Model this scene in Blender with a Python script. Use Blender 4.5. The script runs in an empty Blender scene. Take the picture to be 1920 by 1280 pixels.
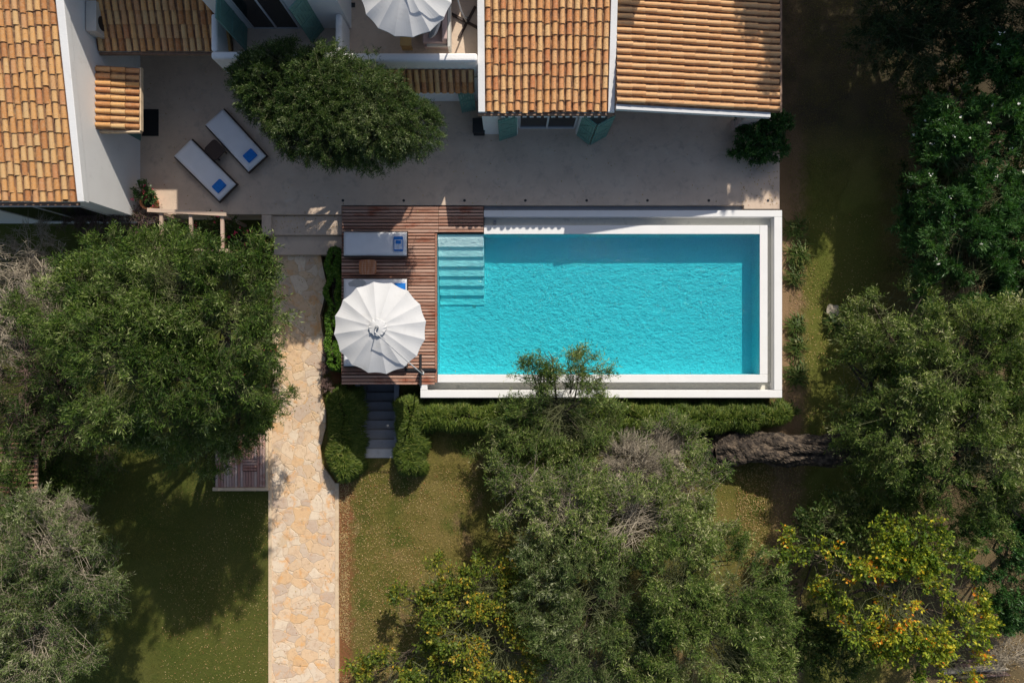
import bpy, bmesh, math, random
import numpy as np
from mathutils import Vector
random.seed(7)
H = 23.0; F = 1311.0; S = F/H          # camera height above the terrace, focal length in photo pixels
sc = bpy.context.scene
COL = sc.collection
def P(px, py, z=0.0):
    k = (H-z)/F
    return Vector(((px-960)*k, (640-py)*k, z))
def G(xg, yg, z=0.0):                    # plan coordinates (terrace-level pixels) to metres
    return Vector(((xg-960)/S, (640-yg)/S, z))

# ---------------------------------------------------------------- materials
def newmat(name):
    m = bpy.data.materials.new(name); m.use_nodes = True
    nt = m.node_tree; nt.nodes.clear()
    out = nt.nodes.new('ShaderNodeOutputMaterial')
    return m, nt, out
def N(nt, typ, **kw):
    n = nt.nodes.new(typ)
    for k, v in kw.items():
        if k in n.inputs: n.inputs[k].default_value = v
        else: setattr(n, k, v)
    return n
def ramp(nt, stops, fac=None, interp='LINEAR'):
    r = nt.nodes.new('ShaderNodeValToRGB'); r.color_ramp.interpolation = interp
    el = r.color_ramp.elements
    while len(el) < len(stops): el.new(0.5)
    for e, (p, c) in zip(el, stops):
        e.position = p; e.color = (c[0], c[1], c[2], 1)
    if fac is not None: nt.links.new(fac, r.inputs[0])
    return r
def coords(nt, scale=(1,1,1), rot=(0,0,0)):
    g = nt.nodes.new('ShaderNodeNewGeometry')
    mp = nt.nodes.new('ShaderNodeMapping'); mp.inputs['Scale'].default_value = scale; mp.inputs['Rotation'].default_value = rot
    nt.links.new(g.outputs['Position'], mp.inputs['Vector'])
    return mp.outputs[0]
def noise(nt, vec, scale, detail=4, rough=.55, dist=0):
    n = N(nt, 'ShaderNodeTexNoise', Scale=scale, Detail=detail, Roughness=rough, Distortion=dist)
    nt.links.new(vec, n.inputs['Vector']); return n.outputs[0]
def mix(nt, a, b, fac, mode='MIX'):
    m = nt.nodes.new('ShaderNodeMix'); m.data_type = 'RGBA'; m.blend_type = mode
    for sock, v in ((m.inputs[6], a), (m.inputs[7], b)):
        if hasattr(v, 'is_output') or hasattr(v, 'links'): nt.links.new(v, sock)
        else: sock.default_value = (v[0], v[1], v[2], 1)
    if isinstance(fac, (int, float)): m.inputs[0].default_value = fac
    else: nt.links.new(fac, m.inputs[0])
    return m.outputs[2]
def math_(nt, op, a, b=None):
    m = nt.nodes.new('ShaderNodeMath'); m.operation = op
    for i, v in enumerate((a, b)):
        if v is None: continue
        if isinstance(v, (int, float)): m.inputs[i].default_value = v
        else: nt.links.new(v, m.inputs[i])
    return m.outputs[0]
def bump(nt, h, strength=.3, dist=.02):
    b = N(nt, 'ShaderNodeBump', Strength=strength, Distance=dist)
    nt.links.new(h, b.inputs['Height']); return b.outputs[0]
def principled(nt, out, col, rough=.7, normal=None, metal=0, spec=.5):
    p = N(nt, 'ShaderNodeBsdfPrincipled', Roughness=rough, Metallic=metal)
    p.inputs['Specular IOR Level'].default_value = spec
    if isinstance(col, tuple): p.inputs['Base Color'].default_value = (*col, 1)
    else: nt.links.new(col, p.inputs['Base Color'])
    if normal is not None: nt.links.new(normal, p.inputs['Normal'])
    nt.links.new(p.outputs[0], out.inputs[0]); return p
def simple(name, col, rough=.7, var=.12, scale=6, bumpy=.15, metal=0, dirt=None, dscale=2.0, dthr=(.55,.75), bscale=None):
    m, nt, out = newmat(name)
    v = coords(nt); n1 = noise(nt, v, scale, 5)
    lo = tuple(c*(1-var) for c in col); hi = tuple(min(1, c*(1+var)) for c in col)
    c = ramp(nt, [(.3, lo), (.7, hi)], n1).outputs[0]
    if dirt:
        n2 = noise(nt, v, dscale, 7, .65)
        r = ramp(nt, [(dthr[0], (0,0,0)), (dthr[1], (1,1,1))], n2)
        c = mix(nt, c, dirt, r.outputs[0])
    principled(nt, out, c, rough, bump(nt, noise(nt, v, bscale or scale*6, 4), bumpy, .02), metal)
    return m
M = {}
M['white'] = simple('white_plaster', (.80,.79,.77), .8, .03, 1.5, .25, dirt=(.60,.57,.52), dscale=1.3, dthr=(.60,.85), bscale=22)
M['poolwhite'] = simple('pool_coping_white', (.78,.77,.75), .55, .02, 2, .1, dirt=(.70,.67,.58), dscale=2.2, dthr=(.6,.8))
M['channel'] = simple('overflow_channel_plaster', (.66,.64,.55), .7, .06, 3, .15, dirt=(.42,.41,.34), dscale=3)
M['shutter'] = simple('sage_green_paint', (.13,.27,.23), .55, .08, 4, .1, dirt=(.10,.20,.17), dscale=7)
M['darkwood'] = simple('dark_wicker', (.05,.028,.02), .6, .3, 30, .5)
M['steel'] = simple('brushed_grey_metal', (.55,.55,.55), .4, .05, 9, .05, metal=.25)
M['blackmetal'] = simple('black_metal', (.02,.02,.022), .5, .1, 9, .05)
M['black'] = simple('black_rubber', (.012,.012,.013), .8, .2, 40, .4)
M['canvas'] = simple('white_canvas', (.57,.57,.57), .85, .02, 3, .12, dirt=(.50,.49,.475), dscale=1.8, bscale=60)
M['cushion'] = simple('white_cushion_fabric', (.78,.78,.80), .9, .03, 3, .2, bscale=70)
M['pink'] = simple('dusty_pink_fabric', (.48,.35,.32), .9, .06, 5, .25, bscale=60)
M['greyfab'] = simple('grey_fabric', (.42,.43,.44), .9, .06, 5, .25)
M['bluetowel'] = simple('blue_towel', (.015,.19,.62), .95, .12, 12, .5, bscale=90)
M['palewood'] = simple('pale_oak', (.50,.31,.11), .55, .12, 5, .15)
M['terracotta'] = simple('terracotta_clay', (.62,.24,.10), .8, .12, 6, .2, dirt=(.55,.40,.30), dscale=6)
M['stonepillar'] = simple('pink_stone_block', (.50,.38,.34), .85, .2, 5, .6, dirt=(.25,.2,.18), dscale=5)
M['paint_grey'] = simple('blue_grey_concrete', (.25,.26,.275), .75, .06, 4, .2, dirt=(.20,.21,.22), dscale=3)
M['stepwhite'] = simple('pale_grey_concrete', (.52,.51,.49), .8, .05, 4, .2, dirt=(.40,.39,.36), dscale=3)
M['cream'] = simple('cream_edging_stone', (.66,.50,.33), .8, .1, 7, .3, dirt=(.40,.26,.14), dscale=4)
M['frame'] = simple('white_painted_frame', (.62,.62,.62), .4, .02, 4, .05)
M['flower_white'] = simple('white_petals', (.8,.78,.68), .6, .05, 9, .1)
M['flower_red'] = simple('magenta_petals', (.55,.03,.08), .6, .2, 9, .1)
M['acplastic'] = simple('off_white_plastic', (.55,.53,.48), .45, .04, 5, .05)
m, nt, out = newmat('dark_glass'); principled(nt, out, (.012,.014,.016), .08, None, 0, .6); M['glass'] = m
M['gutter'] = simple('rusty_gutter', (.22,.13,.08), .6, .25, 10, .3)
M['rock'] = simple('pale_rock', (.42,.36,.27), .9, .2, 6, .7)
M['paper'] = simple('glossy_paper', (.55,.62,.75), .3, .2, 14, .02)

# terrace concrete
m, nt, out = newmat('terrace_concrete'); v = coords(nt)
c = ramp(nt, [(.25,(.52,.40,.30)),(.5,(.63,.485,.365)),(.78,(.69,.56,.43))], noise(nt, v, .9, 9, .65)).outputs[0]
c = mix(nt, c, (.40,.31,.25), ramp(nt, [(.52,(0,0,0)),(.72,(.8,.8,.8))], noise(nt, v, 2.6, 8, .75, .4)).outputs[0])
c = mix(nt, c, (.66,.60,.53), ramp(nt, [(.60,(0,0,0)),(.70,(.5,.5,.5))], noise(nt, coords(nt, (1,2.5,1)), 1.7, 6, .7)).outputs[0])
c = mix(nt, c, (.25,.2,.17), ramp(nt, [(.66,(0,0,0)),(.72,(.7,.7,.7))], noise(nt, v, 21, 4, .7)).outputs[0])
principled(nt, out, c, .8, bump(nt, noise(nt, v, 18, 8, .7), .35, .02)); M['terrace'] = m

# clay tiles (per-tile tone from a mesh attribute, lichen from noise)
def tilemat(name, stops, lich, amt):
    m, nt, out = newmat(name); v = coords(nt)
    a = N(nt, 'ShaderNodeAttribute', attribute_name='rnd')
    c = ramp(nt, stops, a.outputs['Fac']).outputs[0]
    c = mix(nt, c, (.66,.50,.30), ramp(nt, [(.45,(0,0,0)),(.75,(.4,.4,.4))], noise(nt, v, 13, 6, .7)).outputs[0])
    c = mix(nt, c, lich, ramp(nt, [(amt,(0,0,0)),(amt+.09,(1,1,1))], noise(nt, v, 34, 6, .75)).outputs[0])
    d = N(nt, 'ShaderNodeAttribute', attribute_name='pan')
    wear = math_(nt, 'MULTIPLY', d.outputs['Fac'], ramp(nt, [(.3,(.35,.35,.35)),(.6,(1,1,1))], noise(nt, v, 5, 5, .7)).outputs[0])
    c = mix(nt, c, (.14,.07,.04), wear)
    principled(nt, out, c, .8, bump(nt, noise(nt, v, 60, 4), .4, .01)); return m
TS = [(0,(.42,.16,.05)),(.25,(.58,.28,.09)),(.5,(.66,.36,.13)),(.75,(.62,.39,.17)),(1,(.52,.21,.08))]
M['tile'] = tilemat('clay_tiles', TS, (.16,.09,.05), .57)
M['tile_spotty'] = tilemat('lichened_clay_tiles', [(0,(.56,.20,.07)),(.3,(.70,.34,.12)),(.6,(.76,.46,.20)),(1,(.66,.27,.10))], (.17,.09,.045), .535)
M['tile_pale'] = tilemat('pale_clay_tiles', [(0,(.54,.27,.11)),(.4,(.61,.33,.14)),(.8,(.64,.37,.17)),(1,(.57,.29,.12))], (.22,.13,.08), .63)

# red-brown weathered deck boards; rnd varies per board
def deckmat(name, stops, along):
    m, nt, out = newmat(name)
    a = N(nt, 'ShaderNodeAttribute', attribute_name='rnd')
    v = coords(nt, along)
    c = ramp(nt, stops, a.outputs['Fac']).outputs[0]
    c = mix(nt, c, (.56,.36,.27), ramp(nt, [(.46,(0,0,0)),(.68,(.8,.8,.8))], noise(nt, v, 1.6, 8, .72)).outputs[0])
    c = mix(nt, c, (.30,.075,.03), ramp(nt, [(.55,(0,0,0)),(.66,(.85,.85,.85))], noise(nt, coords(nt, (.5,1,1)), 1.9, 5, .6)).outputs[0])
    principled(nt, out, c, .65, bump(nt, noise(nt, v, 9, 6), .35, .01)); return m
M['deck'] = deckmat('weathered_red_deck', [(0,(.24,.09,.05)),(.5,(.40,.20,.13)),(1,(.50,.31,.23))], (1,14,1))
M['deck_v'] = deckmat('weathered_red_deck_lengthwise', [(0,(.34,.15,.11)),(.5,(.46,.30,.25)),(1,(.55,.42,.36))], (14,1,1))
M['teak'] = deckmat('oiled_teak', [(0,(.42,.16,.06)),(1,(.50,.22,.09))], (8,1,1))
M['greywood'] = deckmat('sun_bleached_timber', [(0,(.42,.30,.22)),(1,(.52,.40,.30))], (1,8,1))

# crazy paving
m, nt, out = newmat('crazy_paving'); v = coords(nt)
nz = N(nt, 'ShaderNodeTexNoise', Scale=1.6, Detail=3); nt.links.new(v, nz.inputs['Vector'])
vm = N(nt, 'ShaderNodeVectorMath', operation='MULTIPLY_ADD'); nt.links.new(nz.outputs['Color'], vm.inputs[0]); vm.inputs[1].default_value = (.5,.5,0); nt.links.new(v, vm.inputs[2])
vo = N(nt, 'ShaderNodeTexVoronoi', Scale=2.5, Randomness=1.0); nt.links.new(vm.outputs[0], vo.inputs['Vector'])
ve = N(nt, 'ShaderNodeTexVoronoi', Scale=2.5, Randomness=1.0, feature='DISTANCE_TO_EDGE'); nt.links.new(vm.outputs[0], ve.inputs['Vector'])
sx = N(nt, 'ShaderNodeSeparateColor'); nt.links.new(vo.outputs['Color'], sx.inputs[0])
c = ramp(nt, [(0,(.66,.46,.28)),(.2,(.74,.55,.37)),(.4,(.70,.44,.22)),(.55,(.75,.58,.40)),(.7,(.56,.42,.31)),(.9,(.76,.62,.46)),(1,(.72,.58,.42))], sx.outputs[0]).outputs[0]
c = mix(nt, c, (.74,.34,.08), ramp(nt, [(.54,(0,0,0)),(.66,(.65,.65,.65))], noise(nt, v, 2.3, 6, .65, .5)).outputs[0])
c = mix(nt, c, (.46,.28,.17), ramp(nt, [(.50,(0,0,0)),(.70,(.7,.7,.7))], noise(nt, v, 7, 8, .75)).outputs[0])
c = mix(nt, c, (.74,.66,.52), ramp(nt, [(.6,(0,0,0)),(.7,(.5,.5,.5))], noise(nt, v, 5, 7, .7)).outputs[0])
edge = ramp(nt, [(.012,(1,1,1)),(.035,(0,0,0))], ve.outputs['Distance']).outputs[0]
c = mix(nt, c, (.60,.43,.26), math_(nt, 'MULTIPLY', edge, ramp(nt, [(.35,(.1,.1,.1)),(.6,(.8,.8,.8))], noise(nt, v, 3, 4, .6)).outputs[0]))
h = math_(nt, 'ADD', math_(nt, 'MULTIPLY', edge, -1.0), noise(nt, v, 14, 6, .7))
principled(nt, out, c, .8, bump(nt, h, .5, .02)); M['paving'] = m

# ground: worn lawn, bare earth
m, nt, out = newmat('lawn_ground'); v = coords(nt)
c = ramp(nt, [(.25,(.085,.095,.020)),(.45,(.15,.135,.032)),(.62,(.21,.165,.052)),(.8,(.26,.19,.08))], noise(nt, v, .42, 8, .7)).outputs[0]
c = mix(nt, c, (.075,.10,.016), ramp(nt, [(.52,(0,0,0)),(.66,(.85,.85,.85))], noise(nt, v, .9, 5, .6)).outputs[0])
c = mix(nt, c, (.30,.19,.10), ramp(nt, [(.60,(0,0,0)),(.70,(.75,.75,.75))], noise(nt, coords(nt,(1.3,.8,1)), .63, 6, .65)).outputs[0])
fine = noise(nt, v, 24, 5, .8)
c = mix(nt, c, ramp(nt, [(.3,(.25,.25,.2)),(.55,(1,1,1)),(.75,(2.0,1.8,1.6))], fine).outputs[0], .8, 'MULTIPLY')
c = mix(nt, c, (.42,.30,.15), ramp(nt, [(.66,(0,0,0)),(.70,(.8,.8,.8))], noise(nt, v, 17, 3, .6)).outputs[0])
# leaf mould strip beside the path and earth beside the pool
sp = N(nt, 'ShaderNodeSeparateXYZ'); nt.links.new(v, sp.inputs[0])
def band(x0, x1, soft):
    w = math_(nt, 'MULTIPLY', math_(nt, 'SUBTRACT', noise(nt, v, 2.5, 5, .7), .5), 1.0)
    x = math_(nt, 'ADD', sp.outputs[0], w)
    a = N(nt, 'ShaderNodeMapRange'); nt.links.new(x, a.inputs[0]); a.inputs[1].default_value = x0-soft; a.inputs[2].default_value = x0+soft
    b = N(nt, 'ShaderNodeMapRange'); nt.links.new(x, b.inputs[0]); b.inputs[1].default_value = x1-soft; b.inputs[2].default_value = x1+soft; b.inputs[3].default_value = 1; b.inputs[4].default_value = 0
    return math_(nt, 'MULTIPLY', a.outputs[0], b.outputs[0])
c = mix(nt, c, (.26,.10,.05), math_(nt, 'MULTIPLY', band(-6.1, -5.5, .12), .8))
c = mix(nt, c, (.30,.19,.11), math_(nt, 'MULTIPLY', band(8.9, 10.0, .2), .85))
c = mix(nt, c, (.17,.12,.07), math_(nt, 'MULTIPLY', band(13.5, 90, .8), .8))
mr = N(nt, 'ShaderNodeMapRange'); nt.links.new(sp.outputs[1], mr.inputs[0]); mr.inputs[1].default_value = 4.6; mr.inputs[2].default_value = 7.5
c = mix(nt, c, (.055,.045,.028), math_(nt, 'MULTIPLY', math_(nt, 'MULTIPLY', band(8.9, 90, .2), mr.outputs[0]), math_(nt, 'ADD', .45, math_(nt, 'MULTIPLY', noise(nt, v, 1.4, 4), .8))))  # dark soil tone at upper right, deeper tree shade put into the colour
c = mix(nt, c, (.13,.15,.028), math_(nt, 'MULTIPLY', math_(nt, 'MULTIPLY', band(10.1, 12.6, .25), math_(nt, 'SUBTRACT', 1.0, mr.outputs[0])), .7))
c = mix(nt, c, (.075,.095,.018), math_(nt, 'MULTIPLY', band(-60, -8.2, .5), .75))  # greener lawn at left, darkened in colour to deepen the tree shade
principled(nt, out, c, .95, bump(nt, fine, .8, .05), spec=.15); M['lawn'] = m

# pool plaster
m, nt, out = newmat('pale_blue_pool_plaster'); v = coords(nt)
c = ramp(nt, [(.3,(.70,.94,.98)),(.7,(.76,.96,1.0))], noise(nt, v, .8, 4)).outputs[0]
principled(nt, out, c, .6, bump(nt, noise(nt, coords(nt,(1,1.5,1)), 13, 3, .65, .9), .8, .016)); M['basin'] = m

# water: clear body that absorbs red, rippled surface with caustic light painted into its tint
m, nt, out = newmat('pool_water'); v = coords(nt)
rp = noise(nt, coords(nt,(1,1.4,1)), 12, 3, .6, .9)
rp2 = noise(nt, coords(nt,(1,1.2,1)), 4.0, 2, .5, .6)
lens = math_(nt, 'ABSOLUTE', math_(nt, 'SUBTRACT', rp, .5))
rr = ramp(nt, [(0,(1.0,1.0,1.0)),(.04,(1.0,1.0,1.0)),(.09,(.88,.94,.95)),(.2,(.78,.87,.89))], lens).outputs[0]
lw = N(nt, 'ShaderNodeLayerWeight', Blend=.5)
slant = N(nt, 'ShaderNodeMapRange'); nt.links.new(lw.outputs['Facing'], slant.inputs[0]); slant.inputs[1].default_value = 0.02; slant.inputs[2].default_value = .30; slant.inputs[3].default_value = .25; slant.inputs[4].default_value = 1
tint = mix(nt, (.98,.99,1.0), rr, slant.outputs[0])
tr = N(nt, 'ShaderNodeBsdfTransparent'); nt.links.new(tint, tr.inputs[0])
gl = N(nt, 'ShaderNodeBsdfGlossy', Roughness=.06)
hh = math_(nt, 'ADD', rp, rp2)
bn = bump(nt, hh, .55, .04); nt.links.new(bn, gl.inputs['Normal'])
fr = N(nt, 'ShaderNodeFresnel', IOR=1.33); nt.links.new(bn, fr.inputs['Normal'])
ge = N(nt, 'ShaderNodeNewGeometry'); sz = N(nt, 'ShaderNodeSeparateXYZ'); nt.links.new(ge.outputs['True Normal'], sz.inputs[0])
top = math_(nt, 'GREATER_THAN', math_(nt, 'ABSOLUTE', sz.outputs[2]), .9)
ms = N(nt, 'ShaderNodeMixShader'); nt.links.new(math_(nt, 'MULTIPLY', fr.outputs[0], top), ms.inputs[0]); nt.links.new(tr.outputs[0], ms.inputs[1]); nt.links.new(gl.outputs[0], ms.inputs[2])
nt.links.new(ms.outputs[0], out.inputs[0])
va = N(nt, 'ShaderNodeVolumeAbsorption', Density=1.15); va.inputs[0].default_value = (0, .96, .981, 1); nt.links.new(va.outputs[0], out.inputs['Volume'])
M['water'] = m
M['poolstep'] = simple('white_pool_step_plaster', (.88,.95,.96), .6, .02, 3, .1); WATER_ABS = va

# foliage
def leafmat(name, stops, rough=.5, transl=.25, patch=.5):
    m, nt, out = newmat(name)
    a = N(nt, 'ShaderNodeAttribute', attribute_name='rnd')
    c = ramp(nt, stops, a.outputs['Fac']).outputs[0]
    v = coords(nt)
    c = mix(nt, c, ramp(nt, [(.3,(.6,.62,.6)),(.7,(1.35,1.3,1.2))], noise(nt, v, 1.1, 4, .6)).outputs[0], patch, 'MULTIPLY')
    p = N(nt, 'ShaderNodeBsdfPrincipled', Roughness=rough); p.inputs['Specular IOR Level'].default_value = .22
    nt.links.new(c, p.inputs['Base Color'])
    t = N(nt, 'ShaderNodeBsdfTranslucent'); nt.links.new(mix(nt, c, (1.3,1.5,.5), 1.0, 'MULTIPLY'), t.inputs[0])
    ms = N(nt, 'ShaderNodeMixShader'); ms.inputs[0].default_value = transl
    nt.links.new(p.outputs[0], ms.inputs[1]); nt.links.new(t.outputs[0], ms.inputs[2]); nt.links.new(ms.outputs[0], out.inputs[0])
    return m
L = {}
L['olive'] = leafmat('olive_leaves', [(0,(.022,.055,.008)),(.45,(.070,.125,.018)),(.8,(.155,.215,.045)),(1,(.34,.38,.17))], .55)
L['olive_grey'] = leafmat('grey_olive_leaves', [(0,(.035,.07,.015)),(.45,(.095,.14,.038)),(.8,(.20,.245,.09)),(1,(.40,.42,.26))], .55)
L['dark'] = leafmat('dark_evergreen_leaves', [(0,(.018,.042,.008)),(.5,(.045,.085,.016)),(.85,(.11,.155,.036)),(1,(.22,.25,.09))])
L['olive_light'] = leafmat('light_olive_leaves', [(0,(.035,.075,.012)),(.45,(.105,.165,.030)),(.8,(.24,.29,.075)),(1,(.48,.48,.26))], .55)
L['court'] = leafmat('narrow_dark_leaves', [(0,(.018,.042,.010)),(.5,(.045,.085,.018)),(.82,(.12,.17,.045)),(1,(.30,.34,.18))], .5)
L['deep'] = leafmat('deep_green_leaves', [(0,(.012,.028,.010)),(.6,(.022,.048,.014)),(1,(.05,.09,.03))])
L['oleander'] = leafmat('oleander_leaves', [(0,(.03,.085,.022)),(.6,(.055,.135,.034)),(1,(.13,.23,.08))], .4)
L['yellow'] = leafmat('yellowing_leaves', [(0,(.06,.12,.014)),(.4,(.19,.26,.028)),(.66,(.38,.40,.035)),(.95,(.66,.52,.035)),(1,(.75,.24,.02))])
L['yellowgreen'] = leafmat('yellow_green_leaves', [(0,(.05,.09,.014)),(.5,(.13,.18,.022)),(.85,(.32,.31,.04)),(1,(.50,.30,.03))])
L['rosemary'] = leafmat('rosemary_needles', [(0,(.04,.075,.010)),(.45,(.09,.14,.020)),(.85,(.19,.23,.045)),(1,(.32,.30,.09))], .5, .2, .4)
L['ivy'] = leafmat('bright_hedge_leaves', [(0,(.04,.10,.012)),(.5,(.08,.18,.020)),(1,(.18,.28,.04))], .4)
L['litter'] = leafmat('fallen_leaf_litter', [(0,(.30,.17,.06)),(.5,(.48,.34,.15)),(.8,(.60,.46,.24)),(1,(.34,.10,.04))], .8, .1)
L['grass'] = leafmat('grass_blades', [(0,(.09,.11,.022)),(.5,(.16,.16,.035)),(.85,(.26,.22,.07)),(1,(.36,.28,.12))], .8, .2, .9)
L['strap'] = leafmat('strap_leaves', [(0,(.05,.09,.02)),(.7,(.10,.15,.035)),(1,(.22,.20,.07))])
M['bark'] = simple('grey_olive_bark', (.12,.088,.06), .9, .5, 9, 1.0, dirt=(.03,.022,.016), dscale=6, dthr=(.42,.54), bscale=26)
M['twig'] = simple('olive_twigs', (.13,.14,.06), .9, .25, 9, .3)
M['deadtwig'] = simple('bleached_dead_twigs', (.36,.31,.235), .9, .25, 9, .3)
M['browntwig'] = simple('brown_dead_twigs', (.20,.13,.11), .9, .3, 9, .3)

# ---------------------------------------------------------------- objects
WL = {}
def tag(o, label=None, cat=None, group=None, kind=None):
    if label: o['label'] = label
    if cat: o['category'] = cat
    if group: o['group'] = group
    if kind: o['kind'] = kind
    return o
def thing(name, loc, label, cat, group=None):
    o = bpy.data.objects.new(name, None); COL.objects.link(o); o.location = loc; o.empty_display_size = .3
    WL[o] = Vector(loc); return tag(o, label, cat, group)
def link(name, me, parent=None, loc=None):
    o = bpy.data.objects.new(name, me); COL.objects.link(o)
    if parent is not None:
        o.parent = parent; w = WL[parent]; me.transform(__import__('mathutils').Matrix.Translation(-w)); WL[o] = w
    else:
        w = Vector(loc) if loc is not None else Vector((0,0,0))
        if loc is not None: me.transform(__import__('mathutils').Matrix.Translation(-w)); o.location = w
        WL[o] = w
    return o
class MB:
    def __init__(s): s.v = []; s.f = []; s.r = []; s.p = []; s.rn = .5; s.pan = 0.0
    def add(s, vs, fs):
        b = len(s.v); s.v += [tuple(x) for x in vs]
        for f in fs: s.f.append([b+i for i in f]); s.r.append(s.rn); s.p.append(s.pan)
    def box(s, a, b):
        x0,x1 = sorted((a[0],b[0])); y0,y1 = sorted((a[1],b[1])); z0,z1 = sorted((a[2],b[2]))
        s.add([(x0,y0,z0),(x1,y0,z0),(x1,y1,z0),(x0,y1,z0),(x0,y0,z1),(x1,y0,z1),(x1,y1,z1),(x0,y1,z1)],
              [(0,3,2,1),(4,5,6,7),(0,1,5,4),(1,2,6,5),(2,3,7,6),(3,0,4,7)])
    def obox(s, c, ax, ay, az):           # centre and three half-axis vectors
        c, ax, ay, az = map(Vector, (c,ax,ay,az))
        vs = [c+ax*i+ay*j+az*k for k in (-1,1) for i,j in ((-1,-1),(1,-1),(1,1),(-1,1))]
        s.add(vs, [(0,3,2,1),(4,5,6,7),(0,1,5,4),(1,2,6,5),(2,3,7,6),(3,0,4,7)])
    def prism(s, poly, z0, z1):
        n = len(poly)
        if sum(poly[i][0]*poly[(i+1)%n][1]-poly[(i+1)%n][0]*poly[i][1] for i in range(n)) < 0: poly = poly[::-1]
        s.add([(p[0],p[1],z0) for p in poly]+[(p[0],p[1],z1) for p in poly],
              [tuple(range(n))[::-1], tuple(range(n,2*n))]+[(i,(i+1)%n,(i+1)%n+n,i+n) for i in range(n)])
    def tube(s, pts, rad, n=8, caps=True, wob=0):
        pts = [Vector(p) for p in pts]; m_ = len(pts)
        if isinstance(rad, (int,float)): rad = [rad]*m_
        vs = []; ref = None
        for i, p in enumerate(pts):
            t = (pts[min(i+1,m_-1)]-pts[max(i-1,0)]).normalized()
            if ref is None: ref = Vector((0,0,1)) if abs(t.z) < .9 else Vector((1,0,0))
            u = (ref-t*ref.dot(t)).normalized(); w = t.cross(u); ref = u
            for k in range(n):
                a = 2*math.pi*k/n; r = rad[i]*(1+wob*math.sin(3*a+i*1.3)+wob*.7*math.sin(5*a-i*.9)+wob*.5*random.uniform(-1,1))
                vs.append(p+u*math.cos(a)*r+w*math.sin(a)*r)
        fs = [(i*n+k, i*n+(k+1)%n, (i+1)*n+(k+1)%n, (i+1)*n+k) for i in range(m_-1) for k in range(n)]
        if caps: fs += [tuple(range(n))[::-1], tuple(range((m_-1)*n, m_*n))]
        s.add(vs, fs)
    def lathe(s, c, prof, n=20):
        vs = [(c[0]+r*math.cos(2*math.pi*k/n), c[1]+r*math.sin(2*math.pi*k/n), c[2]+z) for r, z in prof for k in range(n)]
        m_ = len(prof)
        s.add(vs, [(i*n+k, i*n+(k+1)%n, (i+1)*n+(k+1)%n, (i+1)*n+k) for i in range(m_-1) for k in range(n)]+[tuple(range(n))[::-1], tuple(range((m_-1)*n,m_*n))])
    def build(s, name, mat, parent=None, loc=None, smooth=False, bevel=0, seg=2, attr=False):
        me = bpy.data.meshes.new(name); me.from_pydata(s.v, [], s.f); me.materials.append(mat)
        if attr:
            for an, arr in (('rnd', s.r), ('pan', s.p)):
                a = me.attributes.new(an, 'FLOAT', 'FACE'); a.data.foreach_set('value', arr)
        if smooth: me.polygons.foreach_set('use_smooth', [True]*len(me.polygons))
        o = link(name, me, parent, loc)
        if bevel:
            b = o.modifiers.new('edge', 'BEVEL'); b.width = bevel; b.segments = seg; b.limit_method = 'ANGLE'
        return o
def struct(name, mb, mat, bevel=0, seg=2, attr=False):
    return tag(mb.build(name, mat, bevel=bevel, seg=seg, attr=attr), kind='structure')
def gbox(mb, x0, y0, x1, y1, z0, z1): mb.box(G(x0,y0,z0), G(x1,y1,z1))
def pbox(mb, x0, y0, x1, y1, z0, z1):   # plan rectangle read at the height of its top face
    a, b = P(x0,y0,z1), P(x1,y1,z1); mb.box((a.x,a.y,z0), (b.x,b.y,z1))

GZ = -1.0
# ---- ground sheet with the stairwell cut out
hx0, hx1 = P(677,800,GZ).x, P(741,800,GZ).x
hy0, hy1 = P(700,858,GZ).y, P(700,716,GZ).y
def lines(lo, hi, extra):
    a = [-400,-150,-70,-40]+[lo+i*.5 for i in range(int((hi-lo)/.5)+1)]+[40,70,150,400]+extra
    a = sorted(a); r = [a[0]]
    for q in a[1:]:
        if q-r[-1] > .02: r.append(q)
        elif q in extra: r[-1] = q
    return r
xs = lines(-24, 24, [hx0,hx1]); ys = lines(-17, 20, [hy0,hy1])
mb = MB(); nx = len(xs)
for y in ys:
    for x in xs:
        z = GZ+.035*math.sin(x*.9+1.3*math.sin(y*.7))+.03*math.sin(y*1.1+x*.4)-.02
        if hx0-.6 < x < hx1+.6 and hy0-.7 < y < hy1+.6: z = GZ
        if x > 13 : z += min(.8, (x-13)*.12)
        if x < -13: z += .0
        mb.v.append((x,y,z))
for j in range(len(ys)-1):
    for i in range(nx-1):
        if xs[i] >= hx0-1e-4 and xs[i+1] <= hx1+1e-4 and ys[j] >= hy0-1e-4 and ys[j+1] <= hy1+1e-4: continue
        mb.f.append([j*nx+i, j*nx+i+1, (j+1)*nx+i+1, (j+1)*nx+i]); mb.r.append(.5); mb.p.append(0)
g = struct('ground', mb, M['lawn']); g.data.polygons.foreach_set('use_smooth', [True]*len(g.data.polygons))

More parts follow.
